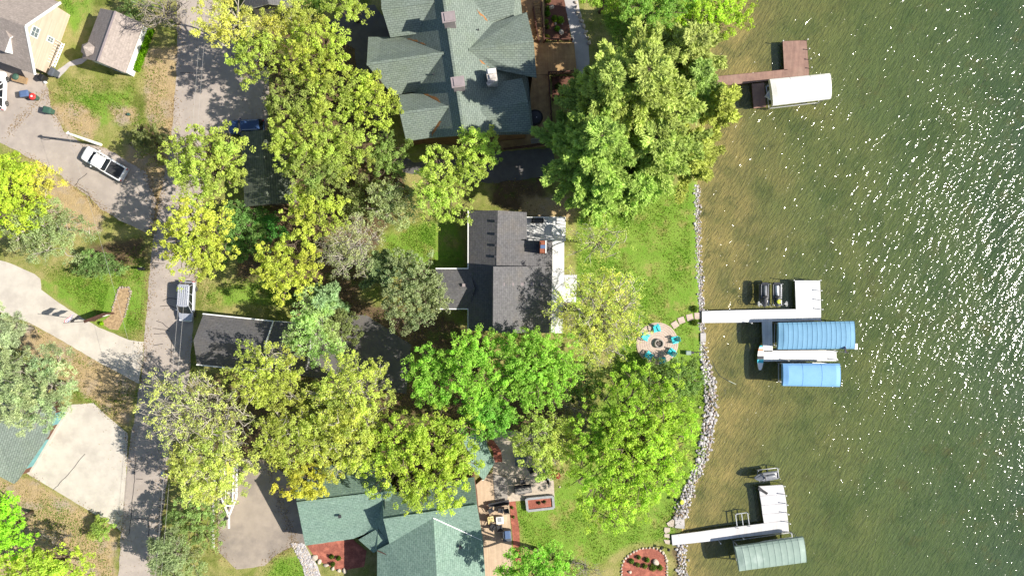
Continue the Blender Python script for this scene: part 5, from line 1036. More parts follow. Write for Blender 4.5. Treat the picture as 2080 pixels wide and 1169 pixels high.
mb = MB(); mb.lathe([(.16, 0), (.2, .3), (.16, .33), (.05, .3)], P(263, 233, 0), 'bin_green', 12); one('flower_pot', 'small green pot on the ring of dry leaves', 'pot', mb)
def mailbox(label, px, py, ang):
    T = thing('mailbox', label, 'mailbox', P(px, py, 0), R(ang)); mb = MB(); mb.box((0, 0, .5), (.1, .1, 1.0), 'wood_dark'); mb.build('post', T, world=False)
    mb = MB(); mb.loft([[Vector((x, .17 * math.cos(a), 1.1 + .17 * max(-.6, math.sin(a)))) for a in [R(30 * i) for i in range(12)]] for x in (-.4, .4)], 'black_plastic'); mb.build('box', T, world=False)
    mb = MB(); mb.box((.1, .19, 1.25), (.12, .02, .2), 'trim_white'); mb.build('flag', T, world=False)
mailbox('black mailbox on a post at the road edge', 296, 546, 0)

# ---------------------------------------------------------------- poles, flags, wires, sign
def flag(T, at, dx, dz, mats, name='flag', skew=.0, ang=0.0):
    mb = MB(); n = 8; d = Vector((math.cos(ang), math.sin(ang), 0)); s_ = Vector((-d.y, d.x, 0))
    for r_ in range(len(mats)):
        for i in range(n):
            q = []
            for (ii, rr) in ((i, r_), (i + 1, r_), (i + 1, r_ + 1), (i, r_ + 1)):
                t = ii / n; q.append(Vector(at) + d * dx * t * (1 - .25 * t) + s_ * .1 * math.sin(t * 7 + rr * .4) + Vector((0, 0, -dz * rr / len(mats) - .55 * dx * t * t)))
            mb.face(q, mats[r_])
    return mb.build(name, T)
fp = thing('flagpole', 'slim flagpole beside the timber sign with a red and white flag over a black flag', 'flagpole', P(186, 651)); b_ = P(186, 651)
mb = MB(); mb.tube([b_, b_ + Vector((0, 0, 5.6))], [.045, .025], 'wire', 8); mb.build('pole', fp); mb = MB(); mb.lathe([(.01, -.06), (.06, 0), (.01, .06)], b_ + Vector((0, 0, 5.65)), 'aluminium', 10); mb.build('finial', fp)
flag(fp, b_ + Vector((0, 0, 5.3)), 1.3, .8, ['flag_red', 'flag_white', 'flag_red', 'flag_white', 'flag_blue'], ang=R(70)); flag(fp, b_ + Vector((0, 0, 4.2)), 1.2, .8, ['flag_black', 'flag_black'], ang=R(60))
sg = thing('timber_sign', 'dark timber entrance sign with a ridge board at the end of the stone edged bed', 'sign', P(212, 641)); a_, c_ = P(194, 650), P(231, 636); up = Vector((0, 0, 1)); mb = MB()
mb.bar(a_ + up * .95, c_ + up * .95, .12, 1.1, 'wood_dark'); mb.build('panel', sg); mb = MB(); mb.bar(a_ + up * 1.9 + (a_ - c_) * .12, c_ + up * 1.9 - (a_ - c_) * .0, .34, .1, 'wood_dark'); mb.build('ridge_board', sg)
for q in (a_, c_): mb = MB(); mb.box(q + up * 1.0, (.2, .2, 2.0), 'wood_dark'); mb.build('post', sg)
mb = MB(); mb.bar(a_ * .3 + c_ * .7 + up * 1.0 + Vector((.03, -.08, 0)), c_ + up * 1.0 + Vector((.03, -.08, 0)), .05, .6, 'trim_white'); mb.build('plaque', sg)
up1 = thing('utility_pole', 'white painted utility pole leaning over the edge of the asphalt drive', 'utility pole', P(205, 294)); b_ = P(205, 294); mb = MB(); mb.tube([b_, b_ + Vector((0, 0, 6.6))], [.2, .13], 'pipe_white', 12); mb.build('pole', up1)
mb = MB(); mb.box(b_ + Vector((0, 0, 6.3)), (.12, .5, .1), 'wire'); mb.lathe([(.05, 0), (.08, .08), (.03, .16)], b_ + Vector((0, .18, 6.35)), 'trim_white', 8); mb.build('insulator', up1)
up2 = thing('utility_pole', 'wooden utility pole with a transformer beside the pale tree at the concrete pad', 'utility pole', P(392, 932)); b2_ = P(392, 932); mb = MB(); mb.tube([b2_, b2_ + Vector((0, 0, 7.7))], [.17, .12], 'wood_grey', 10); mb.build('pole', up2)
mb = MB(); mb.bar(b2_ + Vector((-.9, -.1, 7.3)), b2_ + Vector((.9, .1, 7.3)), .1, .12, 'wood_grey'); mb.build('crossarm', up2); mb = MB(); mb.lathe([(.02, 0), (.26, .02), (.26, .8), (.02, .84)], b2_ + Vector((-.42, 0, 5.9)), 'aluminium', 14); mb.build('transformer', up2)
def wire(label, a, c, sag, m='wire_pale', r=.012):
    pts = []
    for i in range(25): t = i / 24; q = a.lerp(c, t); q.z -= sag * 4 * t * (1 - t); pts.append(q)
    mb = MB(); mb.tube(pts, r, m, 4); one('power_line', label, 'wire', mb, 'overhead power lines')
wire('overhead wire along the road, the one closer to the pickup', P(420, -120, 7.5), P(306, 1280, 7.5), .25); wire('overhead wire along the road, the one closer to the houses', P(430, -120, 7.5), P(318, 1280, 7.5), .25)
wire('thin wire slanting from the white utility pole across the lawn to the wooden pole', b_ + Vector((0, 0, 6.4)), b2_ + Vector((0, 0, 7.4)), .5)
sheetpoly('planting_bed', [(240, 585), (262, 584), (265, 594), (250, 650), (240, 670), (222, 668), (205, 655), (225, 640)], .03, 'straw', .8)

# ---------------------------------------------------------------- rocks
def rock_mesh(seed, m, q=.28):
    r = random.Random(seed); bmv = []; import bmesh
    bm = bmesh.new(); bmesh.ops.create_icosphere(bm, subdivisions=2, radius=1)
    ph = [(Vector((r.uniform(-1, 1), r.uniform(-1, 1), r.uniform(-1, 1))).normalized(), r.uniform(.5, .95)) for _ in range(9)]
    for v in bm.verts:
        for n_, d_ in ph:
            k = v.co.dot(n_) - d_
            if k > 0: v.co -= n_ * k * .85
        v.co.z *= .72
    me = bpy.data.meshes.new('rock'); bm.to_mesh(me); bm.free(); me.materials.append(MATS[m]); return me
RM_ = [rock_mesh(i, ('rock_a', 'rock_b', 'rock_c', 'rock_b', 'rock_a', 'rock_b')[i % 6]) for i in range(12)]
TAN_ = [rock_mesh(80 + i, 'rock_c') for i in range(4)]
LM_ = [rock_mesh(50 + i, 'limestone') for i in range(5)]
def rock(me, x, y, z, s, label, name, group, cat='rock', sq=1.0):
    o = bpy.data.objects.new(name, me); C.objects.link(o); o.location = (x, y, z); o.rotation_euler = (rnd.uniform(-.3, .3), rnd.uniform(-.3, .3), rnd.uniform(0, 6.28)); o.scale = (s * rnd.uniform(.8, 1.3), s * rnd.uniform(.75, 1.1), s * sq * rnd.uniform(.8, 1.2)); return tag(o, label, cat, group)
cand = []
LEFT = [(375, 1412), (500, 1415), (628, 1421), (700, 1422), (735, 1423), (770, 1429), (800, 1432), (860, 1430), (930, 1415), (985, 1392), (1020, 1377), (1050, 1369), (1062, 1370), (1066, 1373), (1108, 1376), (1169, 1378), (1260, 1380)]
RIGHT = [(375, 1420), (500, 1421), (628, 1428), (700, 1430), (735, 1438), (770, 1451), (800, 1455), (860, 1453), (930, 1438), (985, 1414), (1020, 1402), (1050, 1394), (1062, 1390), (1066, 1390), (1108, 1392), (1169, 1396), (1260, 1398)]
for i in range(16000):
    y = rnd.uniform(375, 1230)
    if 632 < y < 656 or 676 < y < 690 or (1052 < y < 1070) or (1070 < y < 1106): continue
    l_ = np.interp(y, [p[0] for p in LEFT], [p[1] for p in LEFT]); r_ = np.interp(y, [p[0] for p in RIGHT], [p[1] for p in RIGHT]); x = rnd.uniform(l_, r_) + (rnd.uniform(-5, 6) if rnd.random() < .12 else 0); s = rnd.uniform(.12, .34) * (1 if r_ - l_ > 13 else .62)
    p = P(x, y); ok = True
    for (a, c, d) in cand[-2500:]:
        if abs(a - p.x) < .6 and (a - p.x) ** 2 + (c - p.y) ** 2 < (.68 * (s + d)) ** 2: ok = False; break
    if ok: cand.append((p.x, p.y, s))
cand.sort(key=lambda a: -a[2] if 584.5 - a[1] * S < 1175 else 0)
for x, y, s in cand[:300]:
    d = x - float(shore_x(y)); rock(rnd.choice(RM_), x, y, .04 + s * .2 - max(0, d + .6) * .3, s, 'angular grey granite boulder heaped along the lake shore', 'boulder', 'granite boulders along the lake shore')
vs, fs, mi_ = [], [], []
for x, y, s in cand[300:]:
    me = rnd.choice(RM_); d = x - float(shore_x(y)); M_ = Matrix.Translation((x, y, .02 + s * .2 - max(0, d + .6) * .3)) @ Matrix.Rotation(rnd.uniform(0, 6.28), 4, 'Z') @ Matrix.Diagonal((s * rnd.uniform(.8, 1.3), s * rnd.uniform(.8, 1.1), s, 1)); o_ = len(vs)
    vs += [tuple(M_ @ v.co) for v in me.vertices]; fs += [tuple(o_ + j for j in p.vertices) for p in me.polygons]; mi_ += [('rock_a', 'rock_b', 'rock_c').index(me.materials[0].name)] * len(me.polygons)
me = bpy.data.meshes.new('shore_rubble'); me.from_pydata(vs, [], fs)
for m in ('rock_a', 'rock_b', 'rock_c'): me.materials.append(MATS[m])
me.polygons.foreach_set('material_index', mi_); o = bpy.data.objects.new('shore_rubble', me); C.objects.link(o); tag(o, 'small grey stones filling the gaps along the lake shore', 'rubble', kind='stuff')
print('rocks', len(cand))
def edging(pts, label, group, size=.22, meshes=LM_, step=1.0, name='edging_stone', z=.05, close=False):
    q = pts + ([pts[0]] if close else [])
    for i in range(len(q) - 1):
        a, c = P(*q[i]), P(*q[i + 1]); l = (c - a).length; n = max(1, int(l / (size * 2.0 * step)))
        for j in range(n): p = a.lerp(c, (j + .5) / n); rock(rnd.choice(meshes), p.x, p.y, z, size * rnd.uniform(.8, 1.25), label, name, group, 'stone')
edging([(636, 1126), (643, 1136), (655, 1143), (672, 1150), (682, 1156), (695, 1159), (706, 1156)], 'white limestone block edging the red mulch bed of the teal roofed house', 'white blocks along the red mulch bed', .33)
edging([(1263, 1175), (1262, 1150), (1268, 1135), (1283, 1121), (1302, 1113), (1322, 1111), (1338, 1114), (1350, 1124), (1355, 1140), (1354, 1175)], 'pale stone in the border of the kidney shaped flower bed', 'stones round the kidney shaped bed', .17)
edging([(436, 965), (434, 1010), (432, 1060), (434, 1112)], 'grey stone along the curb of the tan parking area', 'stones along the tan parking area', .22, RM_)
edging([(1166, -10), (1172, 20), (1183, 48), (1192, 72), (1199, 92)], 'white stone along the outer edge of the flagged path', 'white stones along the path', .3)
edging([(241, 584), (263, 583), (266, 594), (253, 645)], 'tan stone in the edge of the straw covered bed', 'stones round the straw bed', .15, TAN_)
edging([(241, 586), (234, 610), (228, 632)], 'tan stone in the long edge of the straw covered bed', 'stones round the straw bed', .15, TAN_)
for i, (x, y, s, lab) in enumerate([(1120, 15, .34, 'white rounded boulder at the top of the brown mulch bed'), (1140, 66, .36, 'white angular boulder at the lower end of the brown mulch bed'), (1128, 49, .16, 'small white stone in the middle of the brown mulch bed'), (1142, 50, .13, 'smallest white stone in the brown mulch bed'),
        (1332, 1140, .42, 'white boulder among shrubs in the kidney shaped bed'), (1279, 1160, .3, 'white boulder at the open end of the kidney shaped bed'), (1421, 836 - 10, .18, 'lone white stone on the grass near the lake shore')]): p = P(x, y); rock(LM_[i % 5], p.x, p.y, .1, s, lab, 'boulder', None)
for pp, lab in (([(1354, 1062), (1370, 1050), (1369, 1070), (1358, 1068)], 'largest white flagstone step beside the shore boulders'), ([(1350, 1070), (1361, 1071), (1361, 1079), (1352, 1083), (1349, 1078)], 'white flagstone step second from the lake'), ([(1349, 1084), (1360, 1083), (1361, 1092), (1350, 1090)], 'white flagstone step third from the lake'), ([(1348, 1095), (1362, 1096), (1360, 1105), (1352, 1103)], 'white flagstone step nearest the white dock gangway')):
    mb = MB(); mb.slab(pp, .1, .1, 'limestone'); one('flagstone', lab, 'flagstone', mb, bevel=.03)
for pp, lab in (([(1372, 1050), (1390, 1051), (1391, 1073), (1371, 1071)], 'square concrete landing between the shore boulders'), ([(1423, 676), (1434, 676), (1434, 694), (1423, 694)], 'tan stone landing in the shore rocks near the fire pit')): mb = MB(); mb.slab(pp, .16, .2, 'concrete_grey'); one('landing_slab', lab, 'slab', mb, bevel=.03)
# gravel strip of river stones beside the red bed
g = np.random.RandomState(2); vs, fs, mi_ = [], [], []
for i in range(520):
    t = g.uniform(); x = 604 + 42 * t + g.uniform(-13, 13); y = 1102 + 82 * t; p = P(x, y); me = rnd.choice(RM_); s = g.uniform(.06, .15); M_ = Matrix.Translation((p.x, p.y, .03)) @ Matrix.Rotation(g.uniform(0, 6), 4, 'Z') @ Matrix.Diagonal((s * 1.2, s, s * .8, 1)); o_ = len(vs)
    vs += [tuple(M_ @ v.co) for v in me.vertices]; fs += [tuple(o_ + j for j in q.vertices) for q in me.polygons]; mi_ += [int(g.randint(0, 3))] * len(me.polygons)
me = bpy.data.meshes.new('gravel'); me.from_pydata(vs, [], fs)
for m in ('rock_a', 'rock_b', 'limestone'): me.materials.append(MATS[m])
me.polygons.foreach_set('material_index', mi_); o = bpy.data.objects.new('gravel', me); C.objects.link(o); tag(o, 'strip of pale river stones beside the red mulch bed', 'gravel', kind='stuff')
sheetpoly('gravel_strip', [(600, 1102), (618, 1104), (645, 1150), (660, 1190), (625, 1190), (612, 1140)], .03, 'rock_b', .8)

# beds and their plants
sheetpoly('planting_bed', [(624, 1107), (716, 1094), (745, 1118), (740, 1150), (706, 1156), (680, 1155), (655, 1142), (636, 1126)], .03, 'mulch_red', .6)
sheetpoly('planting_bed', [(1262, 1180), (1263, 1150), (1270, 1134), (1284, 1121), (1304, 1113), (1325, 1112), (1342, 1117), (1352, 1130), (1355, 1180)], .03, 'mulch_red', .6)
sheetpoly('planting_bed', [(983, 885), (1000, 890), (1018, 915), (1020, 938), (1006, 938), (1000, 915)], .03, 'mulch_red', .6)
sheetpoly('planting_bed', [(1034, 1018), (1047, 1017), (1055, 1076), (1058, 1140), (1046, 1140), (1040, 1080)], .03, 'mulch_red', .5)
for x, y, lab in ((673, 1131, 'round clipped shrub nearest the corner of the red mulch bed'), (687, 1134, 'round clipped shrub nearest the house in the red mulch bed'), (675, 1146, 'round clipped shrub by the white blocks of the red mulch bed')): plant(lab, x, y, 5.5, (.10, .20, .03), .04, name='clipped_shrub', cat='shrub', group='clipped shrubs in the red mulch bed', hh=.55)
for x, y, r_, c_, lab in ((1283, 1140, 6, (.13, .25, .05), 'green shrub beside the border of the kidney shaped bed'), (1298, 1132, 5, (.14, .23, .06), 'small green shrub at the top of the kidney shaped bed'), (1296, 1147, 5, (.16, .26, .06), 'small green shrub in the middle of the kidney shaped bed'), (1310, 1150, 6, (.15, .25, .05), 'dull green shrub between the two white boulders'),
                         (1315, 1137, 6, (.13, .26, .04), 'green shrub just beside the larger white boulder'), (1328, 1152, 9, (.16, .26, .05), 'widest green shrub at the open end of the kidney shaped bed'), (1341, 1153, 7, (.13, .23, .04), 'dark green shrub nearest the lake in the kidney shaped bed'),
                         (1412, 627, 8, (.10, .17, .03), 'dark round shrub above the stepping stones'), (1412, 655, 8, (.12, .18, .03), 'dark round shrub below the stepping stones'), (205, 657, 5, (.3, .55, .02), 'bright lime clump at the foot of the timber sign'),
                         (1040, 1031, 3, (.13, .2, .05), 'small clump at the top of the red strip beside the beige deck'), (1043, 1050, 3, (.14, .2, .05), 'small clump halfway down the red strip beside the beige deck')): plant(lab, x, y, r_, c_, .04, name='shrub' if 'shrub' in lab else 'garden_plant', cat='shrub' if 'shrub' in lab else 'plant')
# ---------------------------------------------------------------- docks
def dock(label, decks, m, z=.18, sides='aluminium', pts=(), name='dock', seam=None, ang=0.0, posth=.7):
    xs = [x for d in decks for x, y in d]; ys = [y for d in decks for x, y in d]; T = thing(name, label, 'dock', P(sum(xs) / len(xs), sum(ys) / len(ys), WZ))
    for d in decks:
        mb = MB(); mb.ua = R(ang); mb.slab(d, z, .06, m); mb.build('deck_section', T)
        mb = MB(); q = [P(x, y, z - .05) for x, y in d]
        for i in range(len(q)): mb.bar(q[i] - Vector((0, 0, .07)), q[(i + 1) % len(q)] - Vector((0, 0, .07)), .07, .15, sides)
        mb.build('frame', T)
    for x, y in pts: mb = MB(); c = P(x, y, z + posth); mb.tube([(c.x, c.y, -2.6), (c.x, c.y, z + posth)], .045, 'aluminium', 8); mb.lathe([(.07, -.03), (.07, .05), (.01, .08)], (c.x, c.y, z + posth), 'trim_white', 8); mb.build('post', T)
    return T
dock('brown plank dock with a square platform at the water near the pines', [[(1440, 157), (1600, 141), (1600, 160), (1440, 177)], [(1590, 84), (1638, 82), (1643, 140), (1643, 153), (1600, 158), (1600, 142), (1593, 143)], [(1527, 171), (1552, 168), (1556, 217), (1531, 220)]], 'deck_brown', sides='wood_dark',
     pts=[(1644, 99), (1647, 119), (1649, 137), (1641, 80), (1591, 83)], ang=85, posth=.45)
dock('white L shaped dock with jet ski berths and two walkways', [[(1426, 632), (1500, 630), (1500, 654), (1426, 655)], [(1500, 630), (1617, 628), (1667, 626), (1667, 650), (1500, 654)], [(1615, 570), (1665, 570), (1667, 626), (1617, 628)], [(1548, 653), (1568, 653), (1569, 714), (1550, 714)], [(1546, 712), (1698, 711), (1699, 732), (1546, 733)]], 'deck_white', .3,
     pts=[(1613, 569), (1667, 569), (1669, 590), (1670, 609), (1671, 628), (1668, 652), (1700, 713), (1701, 731), (1527, 656), (1602, 732)], ang=90)
dock('white panelled dock with an angled platform at the bottom shore', [[(1364, 1086), (1412, 1080), (1413, 1101), (1366, 1106)], [(1412, 1080), (1463, 1073), (1465, 1095), (1413, 1101)], [(1463, 1073), (1514, 1067), (1516, 1089), (1465, 1095)], [(1514, 1067), (1552, 1062), (1600, 1056), (1602, 1079), (1516, 1089)],
      [(1541, 987), (1590, 984), (1594, 1002), (1544, 1006)], [(1544, 1007), (1594, 1003), (1597, 1021), (1547, 1025)], [(1547, 1026), (1597, 1022), (1598, 1039), (1549, 1043)], [(1549, 1044), (1598, 1040), (1600, 1055), (1552, 1061)]], 'deck_aluminium', .3,
     pts=[(1594, 987), (1597, 1006), (1600, 1025), (1602, 1044), (1605, 1063), (1606, 1083), (1464, 1103), (1511, 1094)], ang=84)
def lift(label, c4, m, z, rise, ribs, label_boat=None, hull='paint_white', end_m=None, name='boat_lift_canopy', blen=.8):
    """arched canopy over a boat lift: c4 = corners in photo pixels (bow-up, stern-up, stern-low, bow-low) at eave height z"""
    a, b_, c_, d_ = [P(x, y, z) for x, y in c4]; ctr = (a + b_ + c_ + d_) / 4; T = thing(name, label, 'canopy', (ctr.x, ctr.y, WZ)); nu, nv = ribs * 4, 12; L_ = (b_ - a).length; vs, fs = [], []
    for i in range(nu + 1):
        u = i / nu; l0, l1 = a.lerp(b_, u), d_.lerp(c_, u)
        for j in range(nv + 1):
            t = j / nv; p = l0.lerp(l1, t); s_ = math.sin(math.pi * t) ** .55; e = min(1, .55 + .45 * min(u, 1 - u) * 12); sag = .012 * abs(math.sin(math.pi * u * ribs)) * (1 if ribs > 3 else .3)
            vs.append(p + Vector((0, 0, rise * s_ * e - sag)))
    for i in range(nu):
        for j in range(nv): k = i * (nv + 1) + j; fs.append((k, k + nv + 1, k + nv + 2, k + 1))
    mb = MB(); mb.mesh(vs, fs, m); lo = Vector((0, 0, -.42))
    for row in ([i * (nv + 1) for i in range(nu + 1)], [i * (nv + 1) + nv for i in range(nu + 1)]):
        for i in range(nu): mb.face([vs[row[i]], vs[row[i + 1]], vs[row[i + 1]] + lo, vs[row[i]] + lo], m)
    for base in (0, nu * (nv + 1)):
        for j in range(nv): p, q = vs[base + j], vs[base + j + 1]; mb.face([p, q, Vector((q.x, q.y, z - .42)), Vector((p.x, p.y, z - .42))], m)
    mb.build('cover', T, smooth=False)
    mb = MB()
    for i in range(ribs + 1):
        k = min(nu, i * 4) * (nv + 1); pts = [vs[k + j] + Vector((0, 0, .012)) for j in range(nv + 1)]; mb.tube(pts, .014, m, 4)
    mb.build('seam', T)
    for (x, q) in ((a, 1), (b_, -1), (c_, -1), (d_, 1)):
        p = x.lerp(ctr, .12); mb = MB(); mb.box((p.x, p.y, (z - .2 - 2.2) / 2 + .0), (.1, .1, z + 2.0), 'aluminium'); mb.build('post', T)
    mb = MB(); i4 = [x.lerp(ctr, .12) for x in (a, b_, c_, d_)]
    for i in range(4): p, q = i4[i], i4[(i + 1) % 4]; mb.bar((p.x, p.y, z - .5), (q.x, q.y, z - .5), .08, .1, 'aluminium'); mb.bar((p.x, p.y, WZ + .12), (q.x, q.y, WZ + .12), .1, .12, 'aluminium')
    mb.build('frame', T)
    if label_boat: boat(label_boat, ctr, b_ - a, L_ * blen, (d_ - a).length * .74, hull)
    return T
def boat(label, ctr, d, L_, W_, hull):
    T = thing('motor_boat', label, 'boat', (ctr.x, ctr.y, WZ + .35), math.atan2(d.y, d.x)); rings = []
    for f in (-.5, -.45, -.3, 0, .25, .4, .5):      # bow at -x (towards land)
        w_ = W_ / 2 * (.06 if f == -.5 else .45 if f == -.45 else .8 if f == -.3 else 1); x = f * L_
        rings.append([Vector(p) for p in ((x, -w_, .75), (x, -w_ * .95, .45), (x, -w_ * .4, .05), (x, w_ * .4, .05), (x, w_ * .95, .45), (x, w_, .75), (x, w_ * .84, .8), (x, w_ * .82, .55), (x, -w_ * .82, .55), (x, -w_ * .84, .8))])
    mb = MB(); mb.loft(rings, hull); mb.build('hull', T, world=False); mb = MB()
    for x, y in ((.1, .3), (.1, -.3), (.36, 0)): mb.box((x * L_, y * W_, .78), (.5, .5 if y else W_ * .7, .4), 'ski_grey')
    mb.build('seat', T, world=False); mb = MB(); mb.bar((-.12 * L_, -W_ * .4, .95), (-.12 * L_, W_ * .4, .95), .08, .35, 'glass_dark'); mb.build('windscreen', T, world=False)
    mb = MB(); mb.box((.53 * L_, 0, .7), (.4, .45, .9), 'black_plastic'); mb.build('outboard_motor', T, world=False, bevel=.06)
lift('white boat lift canopy at the brown dock', [(1563, 161), (1686, 149), (1688, 200), (1570, 214)], 'canvas_white', 2.3, .5, 3, 'motor boat in the lift under the white canopy', blen=1.0)
lift('light blue ribbed boat lift canopy between the white dock walkways', [(1581, 655), (1735, 652), (1736, 708), (1580, 709)], 'canvas_blue', 2.55, .36, 16, 'motor boat in the lift under the ribbed blue canopy')
lift('plain sky blue boat lift canopy below the white walkway', [(1590, 738), (1706, 738), (1706, 785), (1590, 783)], 'canvas_sky', 2.3, .4, 3, 'motor boat in the lift under the plain sky blue canopy')
lift('sage green ribbed boat lift canopy at the bottom dock', [(1493, 1110), (1632, 1090), (1638, 1141), (1502, 1159)], 'canvas_sage', 2.3, .38, 11, 'motor boat in the lift under the sage green canopy')
mb = MB(); mb.bar(P(1737, 697, 2.0), P(1737, 709, 2.0), .35, .5, 'trim_white'); one('canopy_sign_plate', 'blank white plate on the outer corner of the ribbed blue canopy', 'plate', mb)
df_ = thing('dock_flagpole', 'slim pole with a small faded flag at the end of the white walkway', 'flagpole', P(1700, 712, .3)); b_ = P(1700, 712, .3); mb = MB(); mb.tube([b_, b_ + Vector((0, 0, 3.0))], [.03, .02], 'aluminium', 6); mb.build('pole', df_); flag(df_, b_ + Vector((0, 0, 2.9)), 1.3, .7, ['flag_red', 'flag_white', 'flag_red', 'flag_white', 'flag_blue'], ang=R(110))

# ---------------------------------------------------------------- jet skis and lifts
def jetski(label, px, py, ang, deck, seat, hood, z=.75, L_=3.1, W_=1.1):
    c = P(px, py, z); T = thing('jet_ski', label, 'jet ski', (c.x, c.y, .2), R(ang), 'jet skis at the docks'); rings = []
    for f, w_, zk, zt in ((-.5, .72, .22, .5), (-.47, .9, .12, .56), (-.25, 1, .05, .6), (.1, 1, .05, .64), (.3, .82, .1, .68), (.42, .52, .22, .66), (.49, .2, .4, .62), (.51, .04, .52, .58)):
        x = f * L_; w2 = w_ * W_ / 2; rings.append([Vector(p) for p in ((x, 0, zk), (x, -w2 * .6, zk + .1), (x, -w2, zt - .14), (x, -w2 * .97, zt), (x, -w2 * .6, zt + .03), (x, w2 * .6, zt + .03), (x, w2 * .97, zt), (x, w2, zt - .14), (x, w2 * .6, zk + .1))])
    mb = MB(); mb.loft(rings, deck); mb.build('hull', T, world=False, smooth=True)
    mb = MB(); mb.loft([[Vector((x, math.cos(a) * w_, .58 + h_ * max(-.1, math.sin(a)))) for a in [R(30 * i) for i in range(12)]] for x, w_, h_ in ((-1.15, .22, .2), (-1.0, .27, .32), (-.4, .24, .30), (.05, .2, .42), (.2, .12, .42))], seat); mb.build('seat', T, world=False, smooth=True)
    mb = MB(); mb.loft([[Vector((x, math.cos(a) * w_, .6 + h_ * max(-.1, math.sin(a)))) for a in [R(30 * i) for i in range(12)]] for x, w_, h_ in ((.12, .24, .42), (.4, .36, .38), (.85, .33, .26), (1.25, .16, .14), (1.42, .04, .05))], hood); mb.build('hood', T, world=False, smooth=True)
    mb = MB(); mb.bar((.3, -.42, 1.08), (.3, .42, 1.08), .06, .06, 'black_plastic'); mb.bar((.4, 0, .9), (.3, 0, 1.1), .16, .1, 'black_plastic'); mb.build('handlebar', T, world=False)
    mb = MB()
    for s in (-1, 1): mb.box((-.45, s * .44, .655), (1.7, .07, .03), 'ski_grey'); mb.bar((.62, s * .42, .8), (.55, s * .52, .9), .12, .1, 'glass_dark')
    mb.box((-1.42, 0, .6), (.2, .7, .06), 'ski_black'); mb.build('trim', T, world=False)
    return T
jetski('black jet ski with a grey seat, farther from the white platform', 1553, 598, -91, 'ski_black', 'ski_grey', 'ski_black'); jetski('black jet ski with a white seat and a yellow patch on the bow', 1578, 598, -89, 'ski_black', 'ski_white', 'ski_black')
mb = MB(); mb.lathe([(.01, .2), (.24, .12), (.3, 0)], P(1582, 612, 1.02) , 'ski_yellow', 14); one('yellow_float', 'round yellow cap lying on the bow of the jet ski', 'float', mb)
jetski('grey jet ski hoisted beside the bottom dock platform', 1558, 968, 187, 'ski_grey', 'ski_grey', 'ski_grey', 1.0)
def cradle(label, px, py, ang, l_=2.6, w_=1.5, wheel_side=0, z=.1):
    c = P(px, py, z); T = thing('jet_ski_lift', label, 'lift', (c.x, c.y, z), R(ang), 'jet ski lifts'); mb = MB()
    for s in (-1, 1): mb.bar((-l_ / 2, s * w_ / 2, 0), (l_ / 2, s * w_ / 2, 0), .09, .09, 'aluminium')
    for x in (-l_ / 2, 0, l_ / 2): mb.bar((x, -w_ / 2, 0), (x, w_ / 2, 0), .09, .09, 'aluminium')
    for x in (-l_ / 2, l_ / 2):
        for s in (-1, 1): mb.bar((x, s * w_ / 2, -1.6), (x, s * w_ / 2, .5), .07, .07, 'aluminium')
    mb.build('frame', T, world=False)
    if wheel_side:
        mb = MB(); mb.tube([(l_ / 2 - .2 + .32 * math.cos(R(a)), wheel_side * (w_ / 2 + .35), .75 + .32 * math.sin(R(a))) for a in range(0, 361, 20)], .03, 'trim_white', 6); mb.bar((l_ / 2 - .5, wheel_side * (w_ / 2 + .35), .75), (l_ / 2 + .1, wheel_side * (w_ / 2 + .35), .75), .03, .03, 'trim_white'); mb.bar((l_ / 2 - .2, wheel_side * (w_ / 2), .75), (l_ / 2 - .2, wheel_side * (w_ / 2 + .4), .75), .06, .06, 'aluminium'); mb.build('hand_wheel', T, world=False)
cradle('aluminium lift frame under the jet ski farther from the platform', 1552, 598, -90, 2.7, 1.15, -1); cradle('aluminium lift frame under the jet ski with the yellow patch', 1578, 598, -90, 2.7, 1.15, 1); cradle('empty silver lift frame standing beside the bottom dock', 1508, 1055, 8, 1.55, 1.7); cradle('aluminium lift frame holding the grey jet ski', 1560, 962, 7, 2.6, 1.3)
pb = thing('paddle_board', 'white and turquoise paddle board lying across the end of the walkway', 'paddle board', P(1545, 726, .4)); mb = MB(); n = 14; rings = []
for i in range(n + 1):
    t = i / n; w_ = .40 * math.sin(math.pi * min(1, max(0, .03 + t * .94))) ** .5; rings.append((t, w_))
for i in range(n):
    (t0, w0), (t1, w1) = rings[i], rings[i + 1]; y0, y1 = 701 + 50 * t0, 701 + 50 * t1; m = ['paddle_teal', 'paddle_white', 'paddle_orange', 'paddle_white', 'paddle_white', 'paddle_white', 'steel_dark', 'steel_dark', 'paddle_teal', 'paddle_teal', 'paddle_white', 'paddle_white', 'paddle_white', 'paddle_white'][i]
    a_, c_ = P(1545 - 2 * (t0 - .5), y0, .45), P(1545 - 2 * (t1 - .5), y1, .45); mb.prism([a_ + Vector((-w0, 0, 0)), a_ + Vector((w0, 0, 0)), c_ + Vector((w1, 0, 0)), c_ + Vector((-w1, 0, 0))], .12, m)
mb.build('board', pb); mb = MB(); mb.tube([P(1545, 746, .33), P(1545, 749, .12)], [.1, .02], 'black_plastic', 4); mb.build('fin', pb)
mb = MB(); mb.bar(P(1543, 992, .34), P(1559, 1002, .34), .3, .06, 'black_plastic'); mb.bar(P(1541, 990, .4), P(1547, 995, .4), .4, .1, 'steel_dark'); one('gangplank', 'narrow black plank on the corner of the bottom dock platform', 'plank', mb)
mb = MB(); mb.tube([P(x, y, .06 if x < 1432 else -.5) for x, y in ((1428, 714), (1436, 718), (1446, 730), (1452, 748), (1462, 763), (1480, 773))], .045, 'steel_dark', 6); mb.tube([P(1480, 773, -.45), P(1495, 780, -.3)], .05, 'pipe_white', 6); one('water_hose', 'dark intake hose with a white end running into the lake', 'hose', mb)
